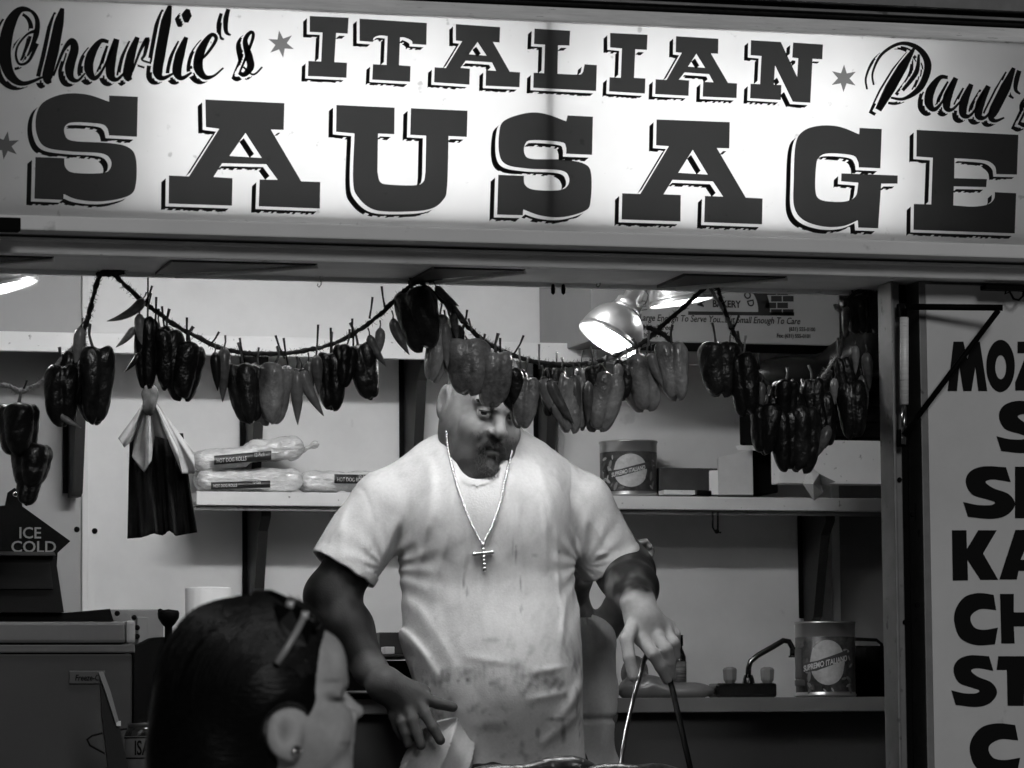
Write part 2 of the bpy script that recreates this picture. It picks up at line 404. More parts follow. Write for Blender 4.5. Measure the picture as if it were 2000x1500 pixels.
LET.append(([S([(1135,550),(1572,570),(1568,718),(1497,716),(1665,1002),(1770,1006),(1768,1153),(1430,1140),(1435,992),(1535,994),(1472,908),(1228,902),(1180,978),(1285,985),(1282,1137),(932,1125),(934,970),(1045,975),(1212,712),(1138,702)],P1),S([(1357,735),(1268,862),(1447,873)],P1)],(-15,13)))
LET.append(([S([(20,580),(342,595),(340,742),(250,738),(247,950),(262,1005,s),(310,1020,s),(450,1024,s),(500,1005,s),(512,950),(516,750),(428,745),(432,598),(745,612),(741,757),(640,752),(632,1030,s),(610,1105,s),(540,1155,s),(400,1170,s),(230,1160,s),(140,1090,s),(112,1000,s),(120,738),(18,728)],P2)],(-15,12)))
LET.append(([S([(1298,638),(1438,645),(1433,856),(1290,850),(1288,810,s),(1260,785,s),(1100,775,s),(1062,800,s),(1060,850,s),(1100,878,s),(1270,882,s),(1390,905,s),(1428,960,s),(1425,1110,s),(1395,1165,s),(1270,1200,s),(1150,1192,s),(1053,1158),(1050,1190),(908,1186),(915,966),(1056,972),(1062,1020,s),(1110,1048,s),(1240,1052,s),(1295,1030,s),(1305,980,s),(1260,942,s),(1080,932,s),(960,910,s),(920,850,s),(920,730,s),(950,665,s),(1070,625,s),(1170,628,s),(1290,670)],P2)],(-15,13)))
LET.append(([S([(355,675),(352,820),(283,818),(443,1092),(536,1097),(533,1240),(213,1228),(218,1083),(318,1087),(262,1003),(38,994),(-12,1074),(84,1078),(82,1224),(-243,1213),(-240,1068),(-140,1072),(18,808),(-53,803),(-50,660)],P3),S([(150,828),(70,955),(233,965)],P3)],(-14,13)))
LET.append(([S([(1072,707),(1195,713),(1187,930),(1068,925),(1062,890,s),(1030,858,s),(900,848,s),(848,870,s),(832,920,s),(828,1050,s),(850,1100,s),(920,1115,s),(1000,1112,s),(1050,1085,s),(1062,1040),(1065,1010),(970,1002),(972,958),(1283,970),(1282,1015),(1192,1015),(1175,1262),(1065,1258),(1062,1218),(980,1250,s),(870,1252,s),(760,1215,s),(710,1140,s),(708,1000,s),(718,800,s),(760,725,s),(850,695,s),(960,700,s),(1070,742)],P3)],(-15,13)))
LET.append(([S([(1388,718),(1950,745),(1942,965),(1828,962),(1820,920,s),(1780,890,s),(1700,880,s),(1597,875),(1595,985),(1776,990),(1772,1034),(1593,1030),(1590,1135),(1700,1142,s),(1780,1130,s),(1815,1100,s),(1820,1062),(1938,1068),(1930,1290),(1370,1270),(1372,1127),(1468,1130),(1477,872),(1386,865)],P3)],(-14,12)))
TI = (-13, 11)
LET.append(([S([(1712,88),(1927,98),(1922,186),(1858,182),(1848,343),(1918,347),(1915,430),(1702,420),(1705,337),(1775,340),(1783,180),(1712,176)],P1)],TI))
LET.append(([S([(148,103),(520,127),(517,248),(440,243),(435,225,s),(400,208,s),(372,206),(366,360),(430,366),(427,452),(218,440),(222,355),(297,359),(303,200),(262,196,s),(228,208,s),(222,232),(148,226)],P2)],TI))
LET.append(([S([(680,133),(925,150),(922,235),(885,232),(978,396),(1035,400),(1032,482),(845,474),(847,388),(903,392),(880,345),(735,335),(706,375),(758,380),(755,468),(560,455),(563,372),(625,376),(715,228),(680,224)],P2),S([(800,232),(752,300),(850,308)],P2)],TI))
LET.append(([S([(1115,158),(1312,170),(1308,252),(1245,250),(1242,408),(1350,412,s),(1380,402,s),(1392,355),(1460,360),(1455,503),(1108,485),(1110,402),(1168,405),(1173,247),(1112,243)],P2)],TI))
LET.append(([S([(1533,182),(1740,192),(1736,276),(1672,272),(1665,430),(1728,434),(1725,517),(1527,505),(1530,427),(1592,430),(1598,268),(1533,262)],P2)],TI))
LET.append(([S([(58,200),(292,214),(290,297),(250,295),(345,458),(395,461),(392,542),(205,534),(208,452),(265,455),(240,410),(105,400),(73,440),(130,445),(127,530),(-58,520),(-55,438),(5,442),(90,292),(56,288)],P3),S([(170,297),(124,368),(218,375)],P3)],TI))
LET.append(([S([(472,222),(637,232),(727,425),(733,322),(700,318),(705,235),(870,246),(866,328),(812,325),(800,568),(703,562),(605,362),(598,468),(640,470),(637,553),(467,543),(470,463),(522,465),(530,310),(470,305)],P3)],TI))
def area(lp): return sum(a[0]*b[1]-b[0]*a[1] for a, b in zip(lp, lp[1:]+lp[:1]))/2
rs = random.Random(3)
def inside(x, y, loops):
    c = False
    for lp in loops:
        for a, b in zip(lp, lp[1:]+lp[:1]):
            if (a[1] > y) != (b[1] > y) and x < (b[0]-a[0])*(y-a[1])/(b[1]-a[1])+a[0]: c = not c
    return c
def bands(mb, lp, t, hole, Yp, f0=.42, skip=.0, solid=()):
    lp = [tuple(p) for p in lp]; A = area(lp); sgn = (1 if A > 0 else -1)*(-1 if hole else 1)
    tn = math.hypot(*t)
    den = []
    for a, b in zip(lp, lp[1:]+lp[:1]):
        n = max(1, int(math.dist(a, b)/5)); den += [(a[0]+(b[0]-a[0])*k/n, a[1]+(b[1]-a[1])*k/n) for k in range(n)]
    for a, b in zip(den, den[1:]+den[:1]):
        ex, ey = b[0]-a[0], b[1]-a[1]; L = math.hypot(ex, ey)
        if L < 1e-6: continue
        nx, ny = sgn*ey/L, -sgn*ex/L
        c = (nx*t[0]+ny*t[1])/tn
        if c < .12: continue
        f1 = 1.0
        if abs(ny) > .9 and skip: f1 = 1-rs.random()*skip*(1.2 if rs.random() < .6 else .4)   # brush worn bottom shades
        if f1 < f0+.08: continue
        q = [(a[0]+t[0]*f0, a[1]+t[1]*f0), (b[0]+t[0]*f0, b[1]+t[1]*f0), (b[0]+t[0]*f1, b[1]+t[1]*f1), (a[0]+t[0]*f1, a[1]+t[1]*f1)]
        cx = sum(p[0] for p in q)/4; cy = sum(p[1] for p in q)/4; cl_ = t[0]/tn*2.5, t[1]/tn*2.5
        if any(inside(x, y, solid) for x, y in ((cx, cy), (cx-cl_[0], cy-cl_[1]), (cx+cl_[0], cy+cl_[1]))): continue
        mb.add([at(x, y, Yp) for x, y in q], [(0, 1, 2, 3)])
def star(cx, cy, r, rot=0):
    return [(cx+(r if k % 2 == 0 else r*.42)*math.sin(rot+k*math.pi/6), cy-(r if k % 2 == 0 else r*.42)*math.cos(rot+k*math.pi/6)) for k in range(12)]
ztop, zbot = Z(41, YS), Z(449, YS)
allloops = []
for loops, t in LET:
    LL = [smooth_loop(lp) for lp in loops]
    for lp in LL: allloops.append(lp)
    fill_mesh('letter', [[at(x, y, YS) for x, y in lp] for lp in LL], M_letter, sg)
    sb = MB()
    PL = [[tuple(p) for p in lp] for lp in LL]
    for k, lp in enumerate(LL): bands(sb, lp, t, k > 0, YS-.0006, skip=.28, solid=PL)
    tag(sb.build('letter_shade', M_ink, sg), kind='stuff')
for cx, cy, r, ro in ((549, 86, 27, -.15), (1648, 153, 27, 0.02), (11, 284, 28, .15)):
    lp = star(cx, cy, r, ro); allloops.append(lp); fill_mesh('star', [[at(x, y, YS) for x, y in lp]], M_star, sg)
SX0, SX1 = X(-330, YS, 250), X(2330, YS, 250)
rect = [(SX0, YS, zbot), (SX1, YS, zbot), (SX1, YS, ztop), (SX0, YS, ztop)]
fill_mesh('sign_face', [rect]+[[at(x, y, YS) for x, y in lp] for lp in allloops], M_face, sg)
# brush script words: strokes of changing width
def stroke_loop(pts, F):
    P = [F(p[0], p[1]) for p in pts]; W = [(p[2]*1.12+3)/2.83/2 for p in pts]
    c = smooth_loop([p+(1,) for p in P], 6, False); n = len(P)
    ws = []
    for i in range(n-1): ws += [W[i]+(W[i+1]-W[i])*k/6 for k in range(6)]
    ws.append(W[-1]); Lf, Rt = [], []
    for i, p in enumerate(c):
        d = c[min(i+1, len(c)-1)]-c[max(i-1, 0)]; d = d/max(np.linalg.norm(d), 1e-6); nn = np.array([-d[1], d[0]])
        Lf.append(tuple(p+nn*ws[i])); Rt.append(tuple(p-nn*ws[i]))
    return Lf, Rt
def script(letters, F, t, nm='script_letter'):
    strokes = [[stroke_loop(pts, F) for pts in st_] for st_ in letters]
    cen = np.array([((l[0]+r[0])/2, (l[1]+r[1])/2, math.dist(l, r)/2) for st_ in strokes for Lf, Rt in st_ for l, r in zip(Lf, Rt)])
    for st_ in strokes:
        mb = MB(); sb = MB()
        for Lf, Rt in st_:
            n = len(Lf)
            mb.add([at(x, y, YS-.0014) for x, y in Lf+Rt], [(i, i+1, n+i+1, n+i) for i in range(n-1)])
            for i in range(n-1):
                for j in range(5):
                    def P_(k, f): return (Lf[k][0]*(1-f)+Rt[k][0]*f+t[0], Lf[k][1]*(1-f)+Rt[k][1]*f+t[1])
                    q = [P_(i, j/5), P_(i+1, j/5), P_(i+1, (j+1)/5), P_(i, (j+1)/5)]
                    cx = sum(p[0] for p in q)/4; cy = sum(p[1] for p in q)/4
                    if (np.hypot(cen[:, 0]-cx, cen[:, 1]-cy) < cen[:, 2]+3.2).any(): continue
                    sb.add([at(x, y, YS-.0009) for x, y in q], [(0, 1, 2, 3)])
        mb.build(nm, M_ink, sg)
        if sb.v: tag(sb.build('script_shade', M_ink, sg), kind='stuff')
script([
 [[(150,310,5),(165,285,12),(200,190,26),(205,110,20),(170,60,12),(110,55,30),(60,120,55),(30,230,62),(28,330,60),(60,420,44),(130,462,20),(240,425,8)],
  [(200,170,18),(150,190,8),(100,250,8),(88,310,10),(110,355,10),(160,335,12),(205,240,18)]],
 [[(345,45,16),(325,130,46),(295,280,52),(262,420,50),(275,462,18)],[(295,420,8),(350,280,14),(395,228,30),(412,270,40),(385,370,46),(392,430,30),(430,445,12),(470,405,6)]],
 [[(600,232,14),(555,228,20),(505,300,42),(490,380,44),(520,432,24),(565,390,10),(625,260,8)],[(645,215,26),(615,330,46),(612,415,42),(645,440,16),(690,400,7)]],
 [[(760,205,20),(725,300,42),(705,410,46),(720,445,20)],[(730,400,8),(775,280,12),(815,215,22),(800,300,14),(785,330,8),(835,350,7)]],
 [[(940,30,16),(918,120,48),(885,300,50),(872,400,46),(900,432,20),(960,405,7)]],
 [[(1030,205,18),(995,300,44),(978,395,44),(1005,432,20),(1060,400,7)],[(1040,50,14),(1032,85,50),(1030,125,16)]],
 [[(1090,350,7),(1150,290,12),(1195,215,16),(1165,195,18),(1110,280,42),(1095,370,46),(1130,425,26),(1180,420,10),(1235,375,6)]],
 [[(1262,50,18),(1248,110,24),(1250,175,18),(1275,195,6)]],
 [[(1325,400,7),(1370,290,12),(1400,200,14),(1385,178,14),(1355,225,22),(1375,310,36),(1385,370,34),(1350,412,22),(1320,400,16)],[(1345,370,7),(1400,412,8),(1450,370,6)]],
], P1, (-13, 8.5))
script([
 [[(1150,470,7),(1145,400,8),(1195,300,12),(1300,240,14),(1400,270,24),(1450,360,34),(1410,480,30),(1320,545,14),(1245,540,8)],[(1375,265,10),(1310,370,44),(1240,490,50),(1175,608,30)],[(1400,300,8),(1385,400,22),(1310,500,14)]],
 [[(1560,428,14),(1515,430,20),(1465,500,42),(1455,570,40),(1485,605,20),(1530,560,8),(1585,450,7)],[(1605,430,22),(1560,530,42),(1555,595,32),(1585,605,12),(1630,560,7)]],
 [[(1690,465,20),(1650,560,42),(1645,630,34),(1680,640,12),(1725,585,7),(1760,500,8)],[(1785,475,22),(1740,570,42),(1730,640,34),(1765,650,12),(1800,610,7)]],
 [[(1925,375,16),(1880,480,48),(1820,600,48),(1800,650,30),(1825,668,14),(1872,650,6)]],
 [[(1955,390,20),(1940,440,24),(1935,495,16),(1960,520,6)]],
 [[(1950,690,7),(2000,590,12),(2035,520,14),(2010,560,30),(2020,650,36),(1985,690,22),(1955,680,14)]],
], P3, (-13, 8.5))
# frame, box and lamps behind the face
MB().box(SX0-.02, SX1+.02, YS-.012, 7.30, ztop, Z(12, YS)).build('frame_rail', M_alu, sg, bevel=.003)
MB().box(SX0-.02, SX1+.02, YS-.006, 7.30, Z(477, YS), zbot).build('frame_rail', mat('sign_frame_paint', .88, .5, var=.04, scale=6, dark=(.7, 20, .7)), sg, bevel=.003)
MB().box(SX0-.02, SX0, YS-.012, 7.30, Z(477, YS), Z(12, YS)).build('frame_rail', M_alu, sg)
MB().box(SX1, SX1+.02, YS-.012, 7.30, Z(477, YS), Z(12, YS)).build('frame_rail', M_alu, sg)
M_inner = mat('box_lining', .8, .6)
MB().box(SX0, SX1, 7.285, 7.30, zbot-.02, ztop+.02).build('back_panel', M_inner, sg)
# lower ledge inside the box dims the foot of the face
MB().box(SX0, SX1, YS+.012, 7.285, zbot, zbot+(Z(422, YS)-zbot)).build('inner_ledge', mat('ledge_paint', .5, .6), sg)
xa, xb = X(1047, 7.2, 250), X(1066, 7.2, 250)
MB().box(xa, xb, YS+.008, 7.284, zbot+.03, ztop).build('divider', M_inner, sg)
M_tube = mat('fluorescent_tube', .8, .5, emis=6.1)
for z_ in (Z(330, YS), Z(170, YS)):
    for a_, b_ in ((X(270, 7.2, 250), xa-.02), (xb+.02, X(1760, 7.2, 250))):
        MB().tube([(a_, 7.235, z_), (b_, 7.235, z_)], .013, 12).build('fluorescent_tube', M_tube, sg, True)
pbox('corner_block', -30, 424, 41, 450, YS-.03, .03, M_black, sg)

# ------------------------------------------------------------------ menu board
mbd = thing('menu_board', 'tall white menu board with bold black letters listing food beside the right post', 'menu board', V(1900, 1000, 7.27))
MB().box(X(1817, 7.27, 1000), X(2240, 7.27, 1000), 7.272, 7.298, 1.2, Z(557, 7.27, 1900)).build('board', M_panel, mbd, bevel=.002)
def F4(x, y): return (1600+x/2.885, 480+y/2.885)
def F5(x, y): return (1600+x/3, 1000+y/3)
SL = [(995,845),(1020,930),(930,915,1),(890,930,1),(930,965,1),(1010,1000,1),(1042,1060,1),(1000,1120,1),(920,1142,1),(800,1130),(775,1045),(850,1062,1),(920,1062,1),(938,1045,1),(900,1030,1),(820,1000,1),(788,930,1),(810,870,1),(880,840,1)]
CL = [(1022,485),(1037,575),(950,568,1),(895,600,1),(888,640,1),(915,680,1),(970,690,1),(1047,677),(1030,775),(920,780,1),(830,740,1),(793,650,1),(800,570,1),(850,500,1),(930,475,1)]
def mv(lp, dx, dy, k=1, ky=None):
    ky = ky or k; cx = min(p[0] for p in lp); cy = min(p[1] for p in lp)
    return [((p[0]-cx)*k+dx, (p[1]-cy)*ky+dy)+tuple(p[2:]) for p in lp]
def ellp(cx, cy, rx, ry): return [(cx+rx*math.cos(a), cy+ry*math.sin(a), 1) for a in np.linspace(0, 2*math.pi, 13)[:-1]]
def bar(x0, y0, x1, y1): return [(x0, y0), (x1, y0), (x1, y1), (x0, y1)]
ML = [[S([(757,540),(812,540),(835,640),(862,540),(905,540),(947,818),(897,818),(880,680),(858,818),(812,818),(790,680),(776,818),(724,818)],F4)],
 [S(ellp(1022,677,80,147),F4), S(ellp(1023,684,31,68),F4)],
 [S([(1118,540),(1250,540),(1250,600),(1180,760),(1260,760),(1260,815),(1105,815),(1105,770),(1170,605),(1118,605)],F4)],
 [S(mv(SL,1000,875,1.03,.97),F4)],
 [S(mv(SL,812,1243,1.09,.98),F4)],
 [S(bar(1104,1245,1190,1535),F4)],
 [S([(778,107),(863,107),(865,218),(932,107),(1040,107),(960,243),(1048,397),(945,397),(868,278),(872,400),(783,402)],F5)],
 [S([(1150,105),(1290,105),(1380,395),(1290,395),(1270,345),(1168,345),(1158,395),(1056,395)],F5), S([(1218,190),(1180,280),(1255,280)],F5)],
 [S(CL,F5)],
 [S([(1060,480),(1140,480),(1140,588),(1220,588),(1220,480),(1300,480),(1300,770),(1220,770),(1220,670),(1140,670),(1145,770),(1068,770)],F5)],
 [S(SL,F5)],
 [S([(1050,845),(1330,845),(1330,925),(1205,925),(1200,1135),(1105,1135),(1100,925),(1040,925)],F5)],
 [S(mv(CL,885,1238,1.15,1.0),F5)]]
for loops in ML:
    fill_mesh('menu_letter', [[at(x, y, 7.2708) for x, y in smooth_loop(lp)] for lp in loops], M_ink, mbd, extrude=.0004)
# ------------------------------------------------------------------ shelves and counter
def shelf(nm, label, x0, x1, y0, y1, Yf, m, brackets):
    t = thing(nm, label, 'shelf', V((x0+x1)/2, y1, Yf+.1))
    a, b = X(x0, Yf, y0), X(x1, Yf, y0); zt, zb = Z(y0, Yf, 1000), Z(y1, Yf, 1000)
    MB().box(a, b, Yf, Yf+.018, zb, zt).build('front_edge', m, t, bevel=.0015)
    MB().box(a, b, Yf+.0185, YB-.008, zt-.02, zt-.0015).build('board', m, t)
    for px, pyb, dep in brackets:
        x = X(px+12, YB-.1, y1); z0 = zt-.021; z1 = Z(pyb, YB-.05, px); th = .011
        Y1 = YB-.0085; Yt = Y1-dep; Ym = Y1-dep*.78; Yb_ = Y1-dep*.42
        vs = []
        for sx in (-th, th):
            vs += [(x+sx, Y1, z0), (x+sx, Yt, z0), (x+sx, Yt, z0-.03), (x+sx, Ym, z0-.06), (x+sx, Yb_, z1+.01), (x+sx, Yb_+.02, z1), (x+sx, Y1, z1)]
        f = [tuple(range(7)), tuple(range(13, 6, -1))]+[(i, 7+i, 7+(i+1) % 7, (i+1) % 7) for i in range(7)]
        mesh('bracket', vs, f, M_darkwood, t)
        MB().box(x-.022, x+.022, Y1-.004+.002, Y1+.0005, z1+.01, z0).build('bracket_back', M_black, t)
    return t
us = shelf('upper_shelf', 'high white wall shelf carrying the bakery box behind the hanging peppers', -120, 1900, 668, 705, 8.68, M_shelf, [(145, 970, .15), (493, 960, .14), (806, 960, .15), (1070, 955, .11), (1590, 900, .12)])
ls = shelf('lower_shelf', 'long chipped white wall shelf holding bread packs and a round tin behind the man', 384, 1900, 966, 992, 8.71, M_shelf, [(498, 1200, .14), (1590, 1215, .155)])
MB().box(X(384, 8.71, 980), X(1900, 8.71, 980), 8.722, 8.74, Z(1001, 8.71), Z(992, 8.71)-.001).build('under_edge', M_aludark, ls)
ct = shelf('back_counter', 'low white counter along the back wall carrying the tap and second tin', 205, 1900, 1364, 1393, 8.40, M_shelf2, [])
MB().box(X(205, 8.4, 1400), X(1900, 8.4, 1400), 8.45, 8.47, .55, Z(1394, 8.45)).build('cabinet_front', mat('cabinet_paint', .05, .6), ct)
hs = thing('shelf_hook', 'small dark double hook screwed under the lower shelf right of the man', 'hook', V(1402, 1003, 8.62))
for dx in (0, 10): MB().tube([V(1392+dx, 1000, 8.62), V(1392+dx, 1030+dx, 8.62), V(1398+dx, 1040, 8.615)], .0022, 6).build('prong', M_black, hs, True)
MB().lathe([(0, -.005), (.005, -.003), (.005, .003), (0, .005)], V(1400, 1038, 8.61), (0, -1, 0), 10).build('ball', M_black, hs, True)

# small hooks in the header
for px, w_ in ((625, 'bare wire ceiling hook hanging alone above the long left garland'), (1170, 'thin wire hook hanging just left of the tilted heat lamp')):
    h = MB().tube([V(px+x, 546+y, 7.44) for x, y in ((0, -6), (2, 4), (2, 10), (-2, 15), (-5, 12), (-4, 8))], .0011, 6).build('wire_hook', M_dchrome, None, True); tag(h, w_, 'hook', 'wire hooks under the header')
for px, w_ in ((1080, 'larger dark dried scrap hanging from the header, left one of two'), (1100, 'smaller dark dried scrap hanging from the header, right one of two')):
    h = MB().lathe([(0, 0), (.003, -.002), (.0045, -.01), (.004, -.018), (0, -.022)], V(px, 554, 7.44), (0, 0, 1), 8).build('dried_scrap', M_black, None, True); tag(h, w_, 'scrap', 'dried scraps under the header')

# ------------------------------------------------------------------ ceiling light inside the stand (behind the header)
cl = thing('ceiling_light', 'fluorescent ceiling strip light inside the stand above the man', 'ceiling light', (2.0, 7.75, 2.93))
M_strip = mat('ceiling_tube', .8, .5, emis=74)
MB().box(X(330, 7.75), X(1035, 7.75), 7.52, 7.64, 2.91, 2.948).build('housing', M_white, cl)
for dy in (-.03, .03):
    MB().tube([(X(345, 7.75), 7.58+dy, 2.89), (X(1020, 7.75), 7.58+dy, 2.89)], .013, 12).build('tube', M_strip, cl, True)

# ------------------------------------------------------------------ heat lamps
M_refl = mat('lamp_reflector', .8, .35)
M_spun = mat('spun_aluminium', .55, .3, metal=.9, var=.06, scale=10)
def heat_lamp(label, rim, neck, ydir, Yl, k=1.0, power=60):
    o = V(*rim, Yl); n_ = V(*neck, Yl); ax = (n_-o).normalized(); ax = (ax+Vector((0, ydir, 0))).normalized()
    r = 64*mpp(*rim, Yl)*k; h = r*1.15
    t = thing('heat_lamp', label, 'heat lamp', o, 'clamp heat lamps under the header')
    prof = [(r*1.03, -.002), (r*1.03, .004), (r, .006)]+[(r*math.cos(a)**.8, h*math.sin(a)) for a in np.linspace(.06, 1.18, 12)]
    MB().lathe(prof, o, ax, 40).build('shade', M_spun, t, True)
    inn = [(r*1.02, -.0015)]+[((r-.003)*math.cos(a)**.8, (h-.003)*math.sin(a)) for a in np.linspace(.0, 1.18, 12)]+[(0, h*.93)]
    MB().lathe(inn[::-1], o, ax, 40).build('reflector', M_refl, t, True)
    rt = r*math.cos(1.18)**.8
    MB().lathe([(rt, h*.92), (rt*1.05, h*.94), (rt*1.0, h*.98), (rt*.92, h*1.02), (rt*.95, h*1.06), (rt*.9, h*1.1), (rt*.9, h*1.2), (rt*.62, h*1.22), (rt*.62, h*1.62), (0, h*1.62)], o, ax, 28).build('socket', M_spun, t, True)
    MB().lathe([(0, h*.10), (.012, h*.13), (.023, h*.26), (.026, h*.4), (.02, h*.58), (.012, h*.72), (.011, h*.85)], o, ax, 20).build('bulb', mat('lit_bulb%d' % power, .8, .5, emis=power), t, True)
    top = o+ax*h*1.6
    MB().tube([top, top+Vector((0, .02, .06)), Vector((top.x+.02, top.y+.03, 2.948))], .004, 8).build('cord', M_black, t, True)
    return t
heat_lamp('polished heat lamp tilted down to the left above the middle garland', (1189, 664), (1226, 600), .05, 7.70, 1.0, 120)
heat_lamp('polished heat lamp pointing straight down in front of the bakery box', (1330, 590), (1322, 540), .02, 7.70, .96, 120)
heat_lamp('polished heat lamp at the far left under the header', (4, 563), (-10, 500), .05, 7.66, 1.12, 80)

# ------------------------------------------------------------------ bakery carton on the upper shelf
M_card = mat('pale_cardboard', .28, .7, var=.05, scale=8)
M_print = mat('black_print', .012, .7)
bx = thing('bakery_box', 'large pale carton printed with a brick oven arch and the words bakery', 'box', V(1400, 672, 8.7))
YBX = 8.50; bxl, bxr = X(1155, YBX, 620), X(1640, YBX, 620); bz = Z(670, YBX, 1400)
MB().box(bxl, bxr, YBX, YB-.01, bz, bz+.235).build('carton', M_card, bx, bevel=.002)
MB().box(X(1290, YBX+.01), bxr+.01, YBX+.01, YB-.01, Z(668, 8.68)+.001, bz-.001).build('tray', M_black, bx)
yy = YBX-.0006
def onbox(x, y): return at(x, y, yy)
def flat(nm, pts, m, par, Yp): return mesh(nm, [at(x, y, Yp) for x, y in pts], [tuple(range(len(pts)))[::-1]], m, par)
# brick oven picture
for r in range(9):
    for c in range(9):
        x0 = 1460+c*23-(11 if r % 2 else 0); y0 = 500+r*13
        if x0 < 1462 or x0+21 > 1551: continue
        if math.hypot(x0+10-1418, (y0+6-607)) < 86: continue
        flat('brick_print', [(x0, y0), (x0+21, y0), (x0+21, y0+11), (x0, y0+11)], M_print, bx, yy)
ar = []
for k in range(7):
    a0, a1 = math.radians(90-k*26+2), math.radians(90-(k+1)*26)
    pts = [(1418+63*math.cos(a), 607-63*math.sin(a)) for a in np.linspace(a0, a1, 5)]+[(1418+86*math.cos(a), 607-86*math.sin(a)) for a in np.linspace(a1, a0, 5)]
    if min(p[1] for p in pts) > 600: continue
    flat('arch_brick_print', [(x, min(y, 610)) for x, y in pts], M_print, bx, yy)
flat('oven_floor_print', [(1344, 608), (1551, 610), (1551, 617), (1344, 615)], M_print, bx, yy)
mb_ = mpp(1424, 600, yy)
for k, ch in enumerate('MAPLEWOOD'):
    a = math.radians(166-k*19); px, py = 1418+44*math.cos(a), 604-44*math.sin(a)
    tx = Vector((math.sin(a), 0, -math.cos(a))); up = Vector((math.cos(a), 0, math.sin(a)))
    text('printed_letter', ch, Vector(onbox(px, py)), 19*mb_, M_print, bx, tx, up, .0005, 'CENTER')
text('printed_word', 'BAKERY', Vector(onbox(1419, 600)), 19*mb_, M_print, bx, bold=.0006, align='CENTER', sx=.85)
text('printed_line', 'Large Enough To Serve You...But Small Enough To Care', Vector(onbox(1248, 626)), 18.5*mb_, M_print, bx, bold=.0002, shear=.25, sx=.79)
text('printed_line', '1 Main Street', Vector(onbox(1246, 643)), 14*mb_, M_print, bx, bold=.0002, sx=.95)
text('printed_line', 'Lindale, NY', Vector(onbox(1246, 657)), 14*mb_, M_print, bx, bold=.0002, sx=.95)
text('printed_line', '(631) 555-0100', Vector(onbox(1541, 646)), 11*mb_, M_print, bx, bold=.0002, sx=.8)
text('printed_line', 'Fax: (631) 555-0101', Vector(onbox(1517, 659)), 11*mb_, M_print, bx, bold=.0002, sx=.8)
for nm, pts in (('baker_print', [(1256, 562), (1262, 568), (1266, 576), (1264, 586), (1262, 592), (1256, 596)]), ('baker_print', [(1258, 570), (1266, 566), (1272, 560)]),
                ('baker_print', [(1248, 588), (1260, 588), (1262, 598), (1248, 598), (1248, 588)]), ('baker_print', [(1246, 600), (1254, 606), (1264, 604)])):
    MB().tube([at(x, y, yy) for x, y in pts], .0009, 5).build(nm, M_print, bx)

# ------------------------------------------------------------------ things at the upper right
bc = thing('black_crate', 'big black crate filling the shelf corner behind the right garland', 'crate', V(1650, 860, 8.6))
a_, b_ = X(1478, 8.56, 780), X(1760, 8.56, 780)
zt_, zb_ = Z(716, 8.56, 1600), Z(862, 8.56, 1600)
MB().box(a_, b_, 8.56, 8.68, zb_-.002, zt_).build('crate_body', M_blackm, bc, bevel=.006)
for k in range(4): MB().box(a_+.004, b_-.004, 8.553, 8.5595, zb_+.01+k*.035, zb_+.03+k*.035).build('crate_rib', M_black, bc, bevel=.002)
bag = thing('black_bin_bag', 'black plastic sack slumped over the shelf edge behind the right garland', 'bag', V(1600, 715, 8.5))
def bagf(p):
    d = ell(p, at(1560, 735, 8.5), (.12, .05, .045)); d = smin(d, ell(p, at(1680, 700, 8.5), (.085, .05, .05)), .03)
    d = smin(d, ell(p, at(1695, 640, 8.45), (.035, .04, .07)), .03)
    return d+.004*snoise(p, 60, 3)
c0 = at(1610, 690, 8.5); sdf_mesh('sack', bagf, c0-[.3, .09, .16], c0+[.3, .09, .16], .005, mat('black_plastic', .008, .35, spec=.4), bag)
pan = thing('hanging_pan', 'black round pan hanging high beside the right post', 'pan', V(1705, 600, 7.9))
MB().lathe([(0, 0), (.04, .001), (.052, .02), (.056, .03), (.054, .03), (.05, .02), (.038, .004), (0, .003)], V(1712, 612, 7.9), (.1, -1, .12), 32).build('bowl', M_black, pan, True)
MB().tube([V(1712, 566, 7.9), V(1712, 545, 7.9), V(1712, 520, 7.9)], .004, 8).build('handle', M_black, pan, True)
wb = thing('white_side_board', 'wide white board resting above the dark corner under the black crate', 'board', V(1630, 945, 8.5))
pbox('panel', 1521, 861, 1900, 946, 8.48, .05, M_shelf, wb)
cut_ = thing('white_carton', 'small upright white carton with torn flap on the lower shelf', 'carton', V(1430, 970, 8.57))
cx0, cx1 = X(1403, 8.73, 930), X(1466, 8.73, 930); z0, z1 = Z(966, 8.71, 1430)+.001, Z(880, 8.73, 1430)
mesh('carton_body', [(cx0, 8.73, z0), (cx1, 8.715, z0), (cx1+.03, 8.80, z0), (cx0+.03, 8.82, z0), (cx0, 8.73, z1-.016), (cx1, 8.715, z1), (cx1+.03, 8.80, z1), (cx0+.03, 8.82, z1-.016)],
     [(0, 1, 5, 4), (1, 2, 6, 5), (2, 3, 7, 6), (3, 0, 4, 7), (4, 5, 6, 7), (0, 3, 2, 1)], mat('white_card', .58, .6, var=.06, scale=30, dark=(.7, 40, .5)), cut_)
mesh('flap', [(cx0-.016, 8.745, z0), (cx0-.001, 8.729, z0), (cx0-.001, 8.729, z1-.045), (cx0-.016, 8.745, z1-.045), (cx0-.016, 8.748, z0), (cx0-.001, 8.732, z0), (cx0-.001, 8.732, z1-.045), (cx0-.016, 8.748, z1-.045)], [(0, 1, 2, 3), (7, 6, 5, 4), (0, 4, 5, 1), (3, 2, 6, 7)], M_shelf, cut_)
mesh('flap', [(cx1-.03, 8.73, z1+.001), (cx1, 8.72, z1+.001), (cx1+.002, 8.74, z1+.016), (cx1-.03, 8.745, z1+.012)], [(0, 1, 2, 3)], M_shelf, cut_)
